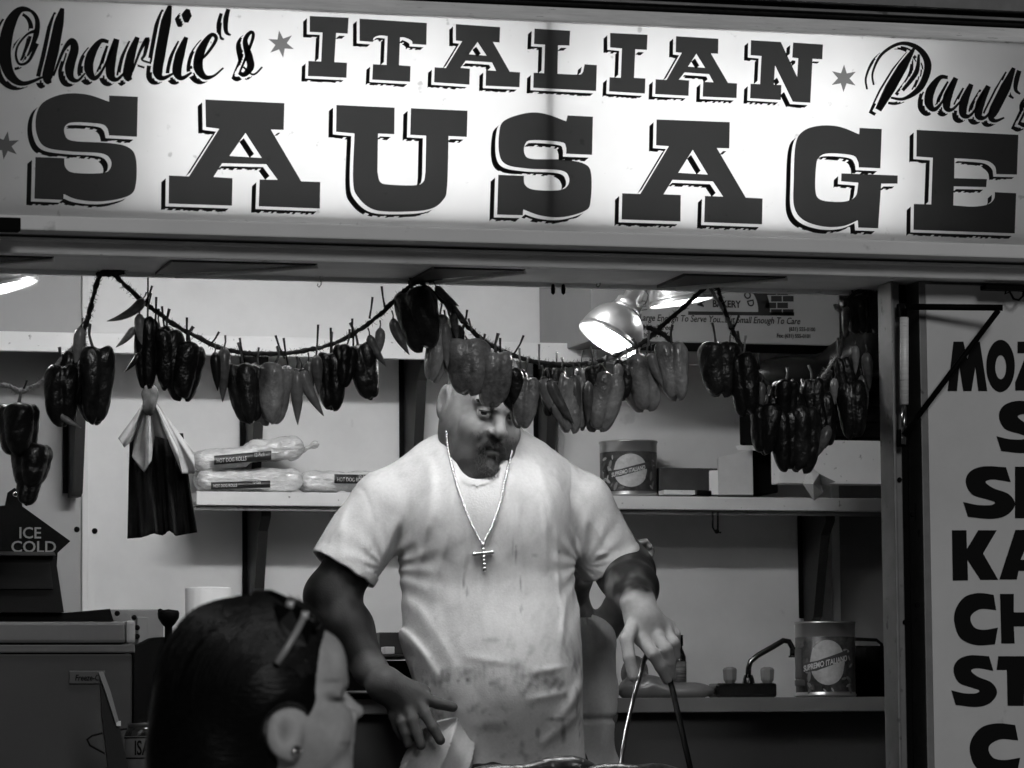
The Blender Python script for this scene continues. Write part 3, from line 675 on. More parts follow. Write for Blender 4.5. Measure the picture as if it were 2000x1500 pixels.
db = thing('dark_box', 'low dark box lying between the big tin and the white carton', 'box', V(1340, 968, 8.7))
pbox('box_body', 1288, 914, 1402, 966, 8.77, .10, mat('dark_card', .035, .6, var=.5, scale=25), db)
sp = thing('paper_packet', 'small white folded packet lying in front of the dark box', 'packet', V(1330, 966, 8.62))
pbox('packet_body', 1297, 957, 1358, 966, 8.725, .04, M_shelf, sp)
MB().tube([V(1362, 962, 8.735), V(1388, 963, 8.735)], .006, 10).build('marker', M_black, sp, True)
bd = thing('black_box', 'black box standing on the shelf between white carton and white board', 'box', V(1493, 950, 8.6))
pbox('box_body', 1468, 880, 1519, 962, 8.74, .13, M_blackm, bd)
pb = thing('clear_plastic_scrap', 'crumpled pale plastic scrap hanging over the edge of the lower shelf', 'plastic scrap', V(1590, 950, 8.45))
M_film = mat('cloudy_plastic', .5, .25, spec=.6, bump=.3, bscale=40, dist=.004)
pp = [(1585, 912, 8.47), (1568, 945, 8.44), (1590, 978, 8.45), (1608, 962, 8.42), (1605, 948, 8.47), (1632, 941, 8.45), (1600, 925, 8.44), (1588, 945, 8.40)]
mesh('scrap', [at(*q) for q in pp], [(0, 1, 7), (1, 2, 7), (2, 3, 7), (3, 4, 7), (4, 5, 6), (4, 6, 7), (0, 7, 6)], M_film, pb)

# ------------------------------------------------------------------ tins
def tin(label, px, py0, py1, wpx, Yt, group='round tins of Italian peppers'):
    k = mpp(px, py1, Yt); r = wpx*k/2; h = (py1-py0)*k; base = V(px, py1, Yt); base.y = Yt+r; base.x = X(px, Yt+r, py1)
    t = thing('food_tin', label, 'tin', base, group)
    M_tin = mat('tin_plate', .55, .3, metal=.8); M_lab = mat('tin_label_dark', .045, .4, var=.95, scale=55, spec=.5)
    n = 48
    MB().lathe([(0, 0), (r, 0), (r*1.02, .002), (r*1.02, .005), (r*.985, .008), (r*.985, h*.80), (r, h*.81), (r, h*.965), (r*1.03, h*.97), (r*1.03, h), (r*.97, h), (r*.97, h*.97), (0, h*.965)], base, (0, 0, 1), n).build('can', M_tin, t, True)
    MB().lathe([(r*.992, .010), (r*.995, .011), (r*.995, h*.795), (r*.992, h*.796)], base, (0, 0, 1), n).build('label_wrap', M_lab, t, True)
    # the label faces the camera: angle of the view direction at this tin
    vd = math.atan2(-(base.y), -(base.x))
    def wrap(off, rr=1.004):
        def f(x, y, z, off=off):
            a = vd+(x)/r; return (base.x+math.cos(a)*(r*rr+z), base.y+math.sin(a)*(r*rr+z), base.z+y+off)
        return f
    # pale oval with slanting dark banner
    def curved(nm, pts, m, rr):
        # fan from the middle, split so that it follows the curve
        vs, fs = [], []
        xs = [p[0] for p in pts]; x0, x1 = min(xs), max(xs); N = 14
        def yr(x):
            ys = []
            for a, b in zip(pts, pts[1:]+pts[:1]):
                if (a[0]-x)*(b[0]-x) <= 0 and abs(a[0]-b[0]) > 1e-9: ys.append(a[1]+(b[1]-a[1])*(x-a[0])/(b[0]-a[0]))
            return min(ys), max(ys)
        for i in range(N+1):
            x = x0+(x1-x0)*(.001+.998*i/N); lo, hi = yr(x)
            for y in (lo, hi): vs.append(wrap(0, rr)(x, y, 0))
        for i in range(N): fs.append((2*i, 2*i+2, 2*i+3, 2*i+1))
        return mesh(nm, vs, fs, m, t)
    ov = [(.62*r*math.cos(a)+.08*r, h*.45+h*.30*math.sin(a)) for a in np.linspace(0, 2*math.pi, 33)[:-1]]
    curved('label_oval', ov, mat('cream_print', .5, .5, var=.2, scale=90), 1.002)
    curved('label_banner', [(-.75*r, h*.33), (-.3*r, h*.34), (.82*r, h*.50), (.82*r, h*.62), (-.3*r, h*.47), (-.75*r, h*.45)], mat('banner_print', .05, .5), 1.006)
    sh = .22
    text('label_lettering', 'SUPREMO ITALIANO', (0, 0, 0), h*.105, mat('pale_print', .6, .5), t, align='CENTER', sx=.66, bold=.0004, extrude=.0003,
         warp=lambda x, y, z: wrap(h*.405+(x)*sh, 1.010)(x, y, z))
    for k in range(46):   # leaf and pepper shapes on the label
        rr = random.Random(k*7+int(px)); x = rr.uniform(-1.2, 1.1)*r; y = rr.uniform(.08, .72)*h; q = rr.uniform(.04, .12)*r
        if ((x-.08*r)/(.7*r))**2+((y-h*.45)/(h*.34))**2 < 1: continue
        an = rr.uniform(0, 3); pts = [(x+q*1.6*math.cos(b)*math.cos(an)-q*.6*math.sin(b)*math.sin(an), y+q*1.6*math.cos(b)*math.sin(an)+q*.6*math.sin(b)*math.cos(an)) for b in np.linspace(0, 2*math.pi, 11)[:-1]]
        curved('label_leaf', pts, mat('leaf_print%d' % (k % 3), (.10, .2, .36)[k % 3], .5), 1.003)
    return t
tin('large round tin with oval label standing on the lower shelf', 1228, 858, 967, 113, 8.735)
tin('large round tin with oval label standing on the counter in the dark corner', 1613, 1213, 1360, 118, 8.42)

# ------------------------------------------------------------------ counter things
tp = thing('mixer_tap', 'chrome mixer tap with curved spout and two clear knobs on the counter', 'tap', V(1470, 1364, 8.5))
pbox('tap_base', 1400, 1334, 1518, 1362, 8.46, .06, mat('tap_metal', .12, .2, metal=1), tp, .006)
MB().lathe([(.014, 0), (.012, .012), (.009, .02), (0, .02)], V(1462, 1336, 8.49), (0, 0, 1), 16).build('spout_collar', MATS['tap_metal'], tp, True)
MB().tube([V(x, y, 8.485) for x, y in ((1461, 1328), (1462, 1305), (1466, 1292), (1480, 1280), (1510, 1263), (1530, 1251), (1541, 1253), (1548, 1266), (1548, 1282))], .0062, 12).build('spout', MATS['tap_metal'], tp, True)
MB().lathe([(.006, 0), (.009, 0), (.009, .004), (.006, .004)], V(1548, 1284, 8.485), (0, 0, 1), 12).build('spout_tip', MATS['tap_metal'], tp, True)
M_clear = mat('clear_plastic_knob', .25, .1, spec=.8)
for px in (1426, 1499):
    MB().lathe([(0, 0), (.010, 0), (.015, .008), (.0165, .03), (.014, .034), (.007, .036), (0, .036)], V(px, 1335, 8.49), (0, 0, 1), 8).build('knob', M_clear, tp)
pot = thing('dark_pot', 'dark pot with a square handle beside the tin in the corner', 'pot', V(1700, 1362, 8.6))
MB().lathe([(0, 0), (.05, 0), (.055, .01), (.055, .11), (.052, .115), (0, .115)], V(1690, 1362, 8.66), (0, 0, 1), 28).build('pot_body', M_black, pot, True)
MB().tube([V(1668, 1248, 8.6), V(1712, 1250, 8.6), V(1722, 1258, 8.6), V(1722, 1284, 8.6)], .004, 8).build('handle', M_black, pot, True)
sq = thing('grout_card', 'small pale card leaning on the left side of the corner tin', 'card', V(1560, 1340, 8.42))
pbox('card', 1553, 1268, 1567, 1326, 8.395, .003, mat('grey_card', .12, .6), sq); pbox('card_foot', 1553, 1328, 1573, 1340, 8.395, .003, MATS['grey_card'], sq)
sq['label'] = 'small pale card leaning on the left side of the corner tin'; sq.name = 'small_card'
bt = thing('sauce_bottle', 'dark slim bottle with ribbed cap standing behind the hand with tongs', 'bottle', V(1325, 1362, 8.5))
MB().lathe([(0, 0), (.014, 0), (.0165, .003), (.0165, .088), (.012, .10), (.009, .107), (.009, .118)], V(1326, 1362, 8.5), (0, 0, 1), 24).build('glass', mat('brown_glass', .012, .12, spec=.6), bt, True)
MB().lathe([(.0105, .112), (.0108, .113), (.0108, .136), (0, .137)], V(1326, 1362, 8.5), (0, 0, 1), 20).build('cap', M_black, bt, True)
MB().lathe([(.0169, .02), (.0172, .02), (.0172, .078), (.0169, .078)], V(1326, 1362, 8.5), (0, 0, 1), 24).build('bottle_label', mat('bottle_label', .12, .6, var=.9, scale=130, stretch=(.2, .2, 2)), bt, True)
pl = thing('plastic_bag', 'crumpled clear plastic bag lying along the counter behind the tongs', 'bag', V(1310, 1360, 8.45))
def plf(p):
    d = ell(p, at(1260, 1345, 8.50), (.06, .04, .03)); d = smin(d, ell(p, at(1340, 1350, 8.48), (.065, .04, .022)), .02); d = smin(d, ell(p, at(1240, 1315, 8.55), (.03, .03, .04)), .02)
    return d+.0045*snoise(p, 75, 5)
c0 = at(1300, 1340, 8.5); sdf_mesh('bag_film', plf, c0-[.16, .07, .05], c0+[.14, .07, .08], .004, mat('bag_film', .22, .25, spec=.7), pl)
# dark gear behind the left arm
gb = thing('black_appliance', 'low black appliance with a small white block on top behind the bent arm', 'appliance', V(770, 1370, 8.4))
pbox('appliance_body', 660, 1290, 830, 1364, 8.42, .2, M_black, gb, .006); pbox('appliance_lid', 660, 1279, 830, 1284, 8.41, .2, M_aludark, gb)
pbox('rear_panel', 741, 1235, 800, 1278, 8.60, .05, mat('dark_panel', .02, .5), gb); pbox('white_block', 751, 1263, 771, 1277, 8.5, .03, M_shelf, gb)
tr = thing('steel_tray', 'thin steel tray edge lying on the counter behind the woman', 'tray', V(700, 1356, 8.35))
pbox('tray_rim', 640, 1349, 760, 1354, 8.33, .15, M_aludark, tr)

# ------------------------------------------------------------------ bread packs
M_bread = mat('bread_in_film', .72, .18, var=.30, scale=30, spec=.8, bump=1.0, bscale=60, dist=.010, coat=.9, stretch=(.6, 1, 1.6))
M_lblk = mat('black_label', .012, .4, var=.3, scale=60)
def pack(label, x0, x1, y0, y1, Yp, labx, tail=None, slope=0, seed=0, lab_slope=0):
    cx, cy = (x0+x1)/2, (y0+y1)/2; k = mpp(cx, cy, Yp); L = (x1-x0)*k; H = (y1-y0)*k
    c = V(cx, cy, Yp+.05); c.x = X(cx, Yp+.05, cy)
    t = thing('bread_pack', label, 'bread pack', Vector((c.x, c.y, c.z-H/2)), 'plastic packs of hot dog rolls on the lower shelf')
    cc = np.array(c)
    def f(p):
        d = None
        for i in range(2):
            for j in range(2):
                a = cc+[(-.5+.5*i)*L+H*.35, -.022+.045*j, slope*(i-.5)*L]; b = cc+[(-.5+.5*i+.5)*L-H*.30, -.022+.045*j, slope*(i+.3-.5)*L]
                e = cap(p, a, b, H*.46, H*.46, (1, .85, 1)); d = e if d is None else smin(d, e, .012)
        if tail is not None:
            T = at(tail[0], tail[1], Yp+.03); T0 = cc+[L*.42, -.01, 0]
            d = smin(d, cap(p, T0, T, .010, .004), .012); d = smin(d, sph(p, T, .010), .01)
        return d+.0022*snoise(p*[1, 1, 1], 120, seed)+.0030*np.abs(snoise(p*[.6, 1, 1.4], 200, seed+1))+.0016*np.abs(snoise(p, 420, seed+2))
    sdf_mesh('roll_bag', f, cc-[L*.56, .06, H*.9], cc+[L*.56+(.08 if tail else 0), .06, H*.9+(.05 if tail else 0)], .0035, M_bread, t)
    # black printed band, curved over the front
    vs, fs = [], []; n = 10
    lx0, lx1, ly0, ly1 = labx
    for i in range(n+1):
        for j in range(6):
            px = lx0+(lx1-lx0)*i/n; py = ly0+(ly1-ly0)*j/5+lab_slope*(px-lx0)
            v = at(px, py, Yp-.012-.004*math.sin(math.pi*j/5)+.0015*math.sin(i*1.7+seed)); vs.append(v)
    fs = [(i*6+j, i*6+j+1, i*6+j+7, i*6+j+6) for i in range(n) for j in range(5)]
    mesh('pack_label', vs, fs, M_lblk, t, True)
    xd = Vector(at(lx1, ly0+lab_slope*(lx1-lx0), Yp-.019))-Vector(at(lx0, ly0, Yp-.019))
    text('label_lettering', 'HOT DOG ROLLS', Vector(at(lx0+5, ly1-4, Yp-.0195)), (ly1-ly0)*k*.62, MATS['pale_print'], t, xdir=xd, sx=.68)
    text('label_lettering', '12-Pack', Vector(at(lx0+(lx1-lx0)*.7, ly1-9+lab_slope*(lx1-lx0)*.7, Yp-.0195)), (ly1-ly0)*k*.62, MATS['pale_print'], t, xdir=xd, sx=.6)
    return t
pack('upper left bag of hot dog rolls with twisted bag end, lying on another', 374, 585, 866, 916, 8.735, (418, 530, 890, 908), (616, 868), .10, 1, -.085)
pack('lower left bag of hot dog rolls under the other bag on the shelf', 384, 585, 912, 964, 8.74, (412, 528, 942, 956), None, .0, 2, -.03)
pack('right bag of hot dog rolls half hidden by the man\'s sleeve', 583, 760, 918, 964, 8.745, (653, 720, 926, 944), None, 0, 3, .02)

# ------------------------------------------------------------------ hanging cloths
def drape(nm, pinch, hem, Yc, m, parent, nv=34, folds=.012, top_open=0.0, seed=0, thick=.0015, sub=14):
    hp = []
    for a, b in zip(hem, hem[1:]):
        hp += [(a[0]+(b[0]-a[0])*k/sub, a[1]+(b[1]-a[1])*k/sub) for k in range(sub)]
    hp.append(hem[-1]); n = len(hp); vs = []
    for j in range(nv+1):
        v = j/nv
        for i, (hx, hy) in enumerate(hp):
            u = i/(n-1)
            tx = pinch[0]+(u-.5)*(8+top_open); ty = pinch[1]
            px = tx+(hx-tx)*v**1.05; py = ty+(hy-ty)*v
            yo = Yc-folds*v*(1.1*math.sin(u*17+seed+v*1.8+.6*math.sin(v*5))+.6*math.sin(u*37+seed*2-v*2)+.25*math.sin(u*71+v*4))
            vs.append(at(px, py, yo))
    fs = [(j*n+i, j*n+n+i, j*n+n+i+1, j*n+i+1) for j in range(nv) for i in range(n-1)]
    o = mesh(nm, vs, fs, m, parent, True); md = o.modifiers.new('s', 'SOLIDIFY'); md.thickness = thick
    return o
M_towel = mat('pale_towel', .42, .85, var=.15, scale=40, bump=.4, bscale=500, spec=.1)
M_towd = mat('black_towel', .012, .9, var=.3, scale=30, bump=.4, bscale=400, spec=.1)
tw = thing('hanging_cloth', 'black cloth with pale pointed corners knotted and hanging below the left garland', 'cloth', V(295, 765, 7.75))
drape('pale_cloth', (293, 772), [(231, 856), (243, 874), (262, 858), (258, 892), (281, 922), (296, 900), (302, 852), (330, 858), (345, 875), (357, 925), (381, 925), (379, 884)], 7.74, M_towel, tw, folds=.010)
o_ = drape('dark_cloth', (306, 846), [(250, 1052), (275, 1050), (300, 1042), (318, 1046), (330, 1036), (345, 1047), (365, 1043), (384, 1040)], 7.762, M_towd, tw, folds=.013, top_open=96, seed=2)
def pts_knot(p):
    d = ell(p, at(293, 772, 7.745), (.017, .014, .022)); return smin(d, ell(p, at(291, 795, 7.74), (.012, .010, .018)), .01)+.002*snoise(p, 160, 2)
c0 = at(293, 780, 7.745); sdf_mesh('knot', pts_knot, c0-[.04]*3, c0+[.04]*3, .0025, mat('knot_cloth', .06, .85, var=.6, scale=60), tw)
MB().tube([V(291, 752, 7.745), V(287, 700, 7.745), V(289, 560, 7.6), V(289, 540, 7.47)], .0016, 6).build('string', M_black, tw)

# ------------------------------------------------------------------ left side: arrow sign, till, freezer, small things
ic = thing('ice_cold_sign', 'black arrow shaped sign reading ICE COLD hanging behind the till', 'sign', V(40, 1000, 8.0))
fl = [[at(x, y, 8.0) for x, y in ((-60, 995), (10, 987), (15, 962), (28, 953), (40, 962), (43, 989), (137, 1057), (112, 1080), (110, 1110), (-60, 1110))]]
fill_mesh('arrow_board', fl, M_black, ic, extrude=.004)
k_ = mpp(60, 1040, 7.99); M_gp = mat('grey_print', .16, .6)
text('lettering', 'ICE', Vector(at(36, 1051, 7.994)), 31*k_, M_gp, ic, bold=.0003, sx=1.0)
text('lettering', 'COLD', Vector(at(21, 1078, 7.994)), 31*k_, M_gp, ic, bold=.0003, sx=1.05)
MB().lathe([(.004, 0), (.006, .002), (.004, .004), (.003, .002), (.004, 0)], V(30, 966, 7.99), (0, -1, 0), 14).build('ring', M_chrome, ic, True)
tl = thing('cash_till', 'dark till with sloping body standing on the left freezer', 'till', V(30, 1200, 7.95))
def slab(nm, pts, Y0, Y1, m, par):
    n = len(pts); vs = [at(x, y, Y0) for x, y in pts]+[tuple(np.array(at(x, y, Y0))+[0, Y1-Y0, 0]) for x, y in pts]
    return mesh(nm, vs, [tuple(range(n))[::-1], tuple(range(n, 2*n))]+[(i, (i+1) % n, n+(i+1) % n, n+i) for i in range(n)], m, par)
slab('till_body', [(-80, 1085), (108, 1086), (125, 1196), (-80, 1196)], 7.88, 8.1, mat('till_plastic', .004, .6, spec=.15), tl)
slab('till_top', [(-80, 1076), (106, 1078), (109, 1085), (-80, 1084)], 7.86, 8.1, mat('till_trim', .014, .5), tl)
slab('till_screen', [(-80, 1098), (98, 1099), (104, 1150), (-80, 1150)], 7.875, 7.8795, mat('till_glass', .008, .3, spec=.3), tl)
slab('till_drawer', [(-80, 1197), (125, 1197), (215, 1189), (222, 1213), (-80, 1213)], 7.90, 8.15, M_black, tl)
fz = thing('chest_freezer', 'pale chest freezer with a ridged lid at the lower left', 'freezer', V(60, 1500, 7.9))
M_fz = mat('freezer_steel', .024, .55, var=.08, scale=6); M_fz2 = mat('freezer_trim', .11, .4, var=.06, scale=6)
fy = 7.85
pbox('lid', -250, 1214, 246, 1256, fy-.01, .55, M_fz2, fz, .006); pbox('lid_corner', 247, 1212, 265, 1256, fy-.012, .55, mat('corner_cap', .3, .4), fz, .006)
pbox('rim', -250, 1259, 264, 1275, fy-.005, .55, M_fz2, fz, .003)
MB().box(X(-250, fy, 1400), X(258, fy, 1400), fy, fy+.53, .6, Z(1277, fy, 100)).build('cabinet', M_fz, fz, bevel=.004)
pbox('name_plate', 135, 1310, 206, 1336, fy-.004, .004, mat('plate_grey', .05, .4), fz)
text('plate_lettering', 'Freeze-Cel', Vector(at(146, 1329, fy-.0046)), 16*mpp(150, 1320, fy), M_ink, fz, bold=.0004, shear=.2, sx=.8)
bw_ = thing('beige_box', 'small pale plastic box behind the freezer beside the paper roll', 'box', V(285, 1260, 8.45))
pbox('box_body', 216, 1190, 320, 1363, 8.45, .15, mat('dim_plastic', .13, .5), bw_)
pbox('side_flange', 268, 1205, 290, 1262, 8.44, .01, MATS['dim_plastic'], bw_)
for x, y in ((229, 1198), (262, 1206), (268, 1226), (268, 1243)):
    MB().lathe([(0, 0), (.006, 0), (.005, .004), (0, .005)], V(x, y, 8.435), (0, -1, 0), 10).build('bolt', M_black, bw_)
pr = thing('paper_roll', 'white paper towel roll standing behind the woman', 'paper roll', V(405, 1300, 8.5))
kk = mpp(405, 1200, 8.5); rr_ = 46*kk; bb = V(408, 1361, 8.55)
MB().lathe([(rr_, 0), (rr_, 211*kk), (rr_*.96, 214*kk), (rr_*.35, 214*kk), (rr_*.33, 211*kk), (rr_*.33, 0)], bb, (0, 0, 1), 40).build('roll', mat('paper', .8, .85, bump=.2, bscale=200), pr, True)
pm = thing('black_knob_handle', 'black rounded lever knob sticking up beside the woman\'s hair', 'handle', V(330, 1300, 8.3))
MB().lathe([(.008, -.03), (.008, .008), (.014, .014), (.0215, .026), (.0225, .036), (.02, .041), (0, .044)], V(329, 1232, 8.2), (0, 0, 1), 20).build('knob', M_black, pm, True)
MB().lathe([(0, 0), (.005, 0), (.005, .006), (0, .008)], V(313, 1196, 8.2), (0, 0, 1), 12).build('cap', M_black, pm, True)
slab('lever_body', [(262, 1275), (268, 1262), (300, 1245), (322, 1244), (328, 1262), (345, 1276), (352, 1600), (262, 1600)], 8.2, 8.26, M_blackm, pm)
kn = thing('long_knife', 'long steel knife standing upright with its dark side towards the freezer', 'knife', V(235, 1480, 7.6))
slab('blade', [(195, 1311), (205, 1318), (228, 1400), (232, 1410), (250, 1500), (262, 1560), (238, 1560), (212, 1500), (200, 1400)], 7.6, 7.612, mat('blade_dark', .012, .3), kn)
slab('blade_edge', [(192, 1312), (202, 1312), (216, 1350), (232, 1408), (226, 1412), (206, 1350)], 7.590, 7.5995, mat('blade_steel', .30, .35, metal=.7), kn)
slab('rivet', [(226, 1408), (236, 1408), (236, 1418), (228, 1418)], 7.592, 7.5995, M_alu, kn)
MB().tube([V(x, y, 7.7) for x, y in ((258, 1422), (215, 1428), (180, 1437), (170, 1444), (176, 1456), (205, 1472))], .0022, 6).build('wire_loop', M_black, kn)
jr = thing('sauce_jar', 'squat glass jar with a pale label reading ISABELLA beside the woman\'s hair', 'jar', V(300, 1520, 7.6))
kj = mpp(300, 1450, 7.6); rj = 58*kj; jb = V(302, 1540, 7.65)
M_glass = mat('dark_glass', .014, .12, spec=.6)
MB().lathe([(0, 0), (rj, 0), (rj*1.02, .01), (rj*1.02, 105*kj), (rj*.92, 118*kj), (rj*.86, 120*kj)], jb, (0, 0, 1), 36).build('glass', M_glass, jr, True)
MB().lathe([(rj*.88, 117*kj), (rj*.9, 118*kj), (rj*.9, 128*kj), (0, 129*kj)], jb, (0, 0, 1), 36).build('lid', mat('jar_lid', .03, .35), jr, True)
MB().lathe([(rj*1.022, 30*kj), (rj*1.028, 31*kj), (rj*1.028, 101*kj), (rj*1.022, 102*kj)], jb, (0, 0, 1), 40).build('jar_label', mat('jar_label', .13, .5, var=.15, scale=50), jr, True)
vdj = math.atan2(-jb.y, -jb.x)
for z_, t_ in ((98, .0015), (58, .0015)):
    MB().lathe([(rj*1.03, (z_)*kj), (rj*1.036, (z_)*kj), (rj*1.036, (z_+3)*kj), (rj*1.03, (z_+3)*kj)], jb, (0, 0, 1), 40).build('label_line', M_ink, jr, True)
text('label_lettering', 'ISABELLA', (0, 0, 0), 40*kj, M_ink, jr, align='CENTER', sx=.62, bold=.0006,
     warp=lambda x, y, z: (jb.x+math.cos(vdj+.15+x/rj)*(rj*1.035+z), jb.y+math.sin(vdj+.15+x/rj)*(rj*1.035+z), jb.z+66*kj+y+.25*x*0))
wr = thing('clear_bag', 'crumpled clear plastic lying below the jar at the bottom edge', 'bag', V(320, 1500, 7.5))
c0 = at(325, 1520, 7.5)
sdf_mesh('film', lambda p: ell(p, c0, (.045, .03, .028))+.003*snoise(p, 130, 8), c0-[.06, .04, .04], c0+[.06, .04, .04], .003, MATS['bag_film'], wr)

# ------------------------------------------------------------------ griddle with dark meat
gd = thing('griddle', 'flat steel griddle behind the front edge of the stand', 'griddle', V(1200, 1560, 7.5))
gz = Z(1530, 7.45, 1100)
MB().box(X(300, 7.5), X(1720, 7.5), 7.36, 7.85, gz-.05, gz).build('plate', mat('griddle_steel', .05, .4, metal=.6), gd, bevel=.004)
MB().box(X(300, 7.5), X(1720, 7.5), 7.37, 7.84, 1.0, gz-.051).build('cabinet', M_aludark, gd)
M_meat = mat('charred_sausage', .035, .28, var=.7, scale=50, bump=.5, bscale=70, dist=.004, spec=.6)
for k, (label, pts, r) in enumerate((
    ('dark glossy sausage coil humped in the middle of the griddle', [(905, 1515), (960, 1502), (1020, 1500), (1070, 1488), (1110, 1484), (1150, 1496), (1170, 1510)], 9),
    ('dark sausage curving to the right of the humped coil', [(1140, 1506), (1190, 1496), (1240, 1500), (1290, 1497), (1330, 1510), (1350, 1525)], 8),
    ('dark sausage lying low in front of the others', [(880, 1522), (980, 1516), (1080, 1512), (1200, 1512), (1300, 1518)], 9))):
    P_ = [V(x, y+11, 7.62-.05*k) for x, y in pts]; sm = smooth_loop([tuple(p)+() for p in [(q.x, q.z) for q in P_]] and [(q.x, q.z, 1) for q in P_], 5, False)
    yv = P_[0].y; r_ = r*mpp(1100, 1500, yv)*2.2
    rad = [r_*(.6+.4*min(1, i/3, (len(sm)-1-i)/3)) for i in range(len(sm))]
    o = MB().tube([(a[0], yv+.01*math.sin(i*.5), a[1]) for i, a in enumerate(sm)], rad, 14).build('sausage', M_meat, None, True); tag(o, label, 'sausage', 'sausages on the griddle')
# ------------------------------------------------------------------ garlands of peppers
M_bell = [mat('dark_red_pepper', .004, .36, var=.5, scale=2.2, bump=.25, bscale=5, dist=.03, spec=.35, coat=.15), mat('dark_green_pepper', .013, .36, var=.9, scale=2.6, bump=.3, bscale=5, dist=.03, spec=.35, coat=.2), mat('lamplit_mottled_pepper', .20, .34, var=.95, scale=1.7, bump=.25, bscale=4, dist=.05, spec=.5, coat=.35)]  # the pale mottled one has lamp light and reflections painted into its colour
M_stem = mat('pepper_stem', .06, .45, var=.5, scale=6)
M_chil = [mat('dark_chili', .012, .3, spec=.4, var=.4, scale=5), mat('pale_chili', .20, .32, spec=.5, var=.35, scale=4), mat('mid_chili', .11, .3, spec=.5, var=.6, scale=4)]
def bell_mesh(seed):
    rs = random.Random(seed); n = 44; vs = []
    lob = rs.choice((3, 4, 3)); ph = rs.uniform(0, 6); ph2 = rs.uniform(0, 6); tw_ = rs.uniform(-.5, .5); fat = rs.uniform(.98, 1.2); shr = rs.uniform(.03, .11)
    prof = smooth_loop([(.05, -.075, 1), (.13, -.03, 1), (.21, .0, 1), (.275, -.035, 1), (.31, -.12, 1), (.315, -.26, 1), (.30, -.42, 1), (.285, -.58, 1), (.26, -.72, 1), (.215, -.85, 1), (.14, -.935, 1), (.05, -.93, 1)], 3, False)
    m_ = len(prof)-1
    for j, (r, z) in enumerate(prof):
        v = j/m_
        for k in range(n):
            a = 2*math.pi*k/n; q_ = (lob*(a+tw_*v)+ph)/2; ab = abs(math.cos(q_))
            g = .74+.30*ab**.7+.05*math.sin(2*a+ph2)
            shoulder = .05*ab*max(0, 1-abs(v-.18)/.25); foot = -.075*ab*max(0, (v-.62)/.38)+.03*math.sin(a*2+ph2)*v
            q = r*g*fat*(1+.05*math.sin(5*v+2*a+ph2)+.03*math.sin(9*v-3*a+ph)+.015*math.sin(17*v+5*a))
            q *= 1+.035*math.sin(23*v+7*a+ph2)*math.sin(3*a+9*v)
            vs.append((q*math.cos(a)+shr*math.sin(v*3+ph)*v, q*math.sin(a), z+shoulder+foot))
    N = len(vs); vs += [(0, 0, -.09), (.03*math.sin(3+ph), 0, -.87)]
    fs = [(j*n+k, (j+1)*n+k, (j+1)*n+(k+1) % n, j*n+(k+1) % n) for j in range(m_) for k in range(n)]
    fs += [(N, k, (k+1) % n) for k in range(n)]+[(N+1, m_*n+(k+1) % n, m_*n+k) for k in range(n)]
    return vs, fs
def stem_mb(seed, top):
    rs = random.Random(seed); mb = MB()
    mb.lathe([(0, -.03), (.15, -.02), (.11, .0), (.045, .03), (.04, .05)], (0, 0, 0), (0, 0, 1), 9)
    for k in range(5):
        a = k*1.26+rs.random(); mb.tube([(0.03*math.cos(a), .03*math.sin(a), .015), (.12*math.cos(a), .12*math.sin(a), .0), (.19*math.cos(a), .19*math.sin(a), -.03)], [.03, .022, .008], 5)
    x1, y1 = rs.uniform(-.07, .07), rs.uniform(-.05, .05); x2 = x1+rs.uniform(-.10, .10)
    mb.tube([(0, 0, .02), (x1*.6, y1*.5, .12), (x1, y1, .22), (x2, y1, top)], [.032, .026, .024, .034], 7)
    return mb
def local_mesh(name, vs, fs, m):
    me = bpy.data.meshes.new(name); me.from_pydata([tuple(v) for v in vs], [], [list(f) for f in fs]); me.update(); me.materials.append(m)
    me.polygons.foreach_set('use_smooth', [True]*len(me.polygons)); return me
BELL = {}; 
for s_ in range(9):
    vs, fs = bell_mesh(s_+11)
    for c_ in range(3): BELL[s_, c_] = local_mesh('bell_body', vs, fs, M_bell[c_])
STEMS = [local_mesh('stem', mb.v, mb.f, M_stem) for mb in [stem_mb(k, .36+.06*(k % 3)) for k in range(4)]]
CHILI = {}
def chili_mesh(bend):
    pts = [(bend*.9*t*t*1.0, bend*.15*math.sin(t*6), -t) for t in np.linspace(0, 1, 12)]
    rad = [.06, .115, .128, .130, .124, .116, .106, .094, .076, .055, .032, .006]
    return MB().tube(pts, rad, 12)
CB = [0.0, .22, -.22, .55, -.6]
for i, b in enumerate(CB):
    mb = chili_mesh(b)
    for c_ in range(3): CHILI[i, c_] = local_mesh('chili_body', mb.v, mb.f, M_chil[c_])
CST = local_mesh('stem', *(lambda mb: (mb.v, mb.f))(MB().lathe([(0, -.02), (.075, -.02), (.05, .01), (.022, .03)], (0, 0, 0), (0, 0, 1), 8).tube([(0, 0, .02), (.02, 0, .12), (.01, 0, .24)], [.02, .016, .022], 6)), M_stem)
def place(nm, cat, label, group, px, py, hpx, wk, Yp, tilt, rz, body, stem):
    k = mpp(px, py, Yp); h = hpx*k
    r = bpy.data.objects.new(nm, None); C.objects.link(r); r.location = V(px, py, Yp); r.empty_display_size = .02
    r.scale = (h*wk, h*wk, h); r.rotation_euler = Euler((random.uniform(-.12, .12), math.radians(tilt), rz), 'XYZ')
    # lean first, spin about its own axis inside
    r.rotation_euler = (Matrix.Rotation(math.radians(tilt), 3, 'Y') @ Matrix.Rotation(rz, 3, 'Z')).to_euler()
    tag(r, label, cat, group)
    for me, n_ in ((body, 'pepper_body'), (stem, 'stem')):
        c = bpy.data.objects.new(n_, me); C.objects.link(c); c.parent = r
    return r
GN = {'A': 'far left garland', 'B': 'long left garland', 'C': 'middle garland', 'D': 'right garland'}
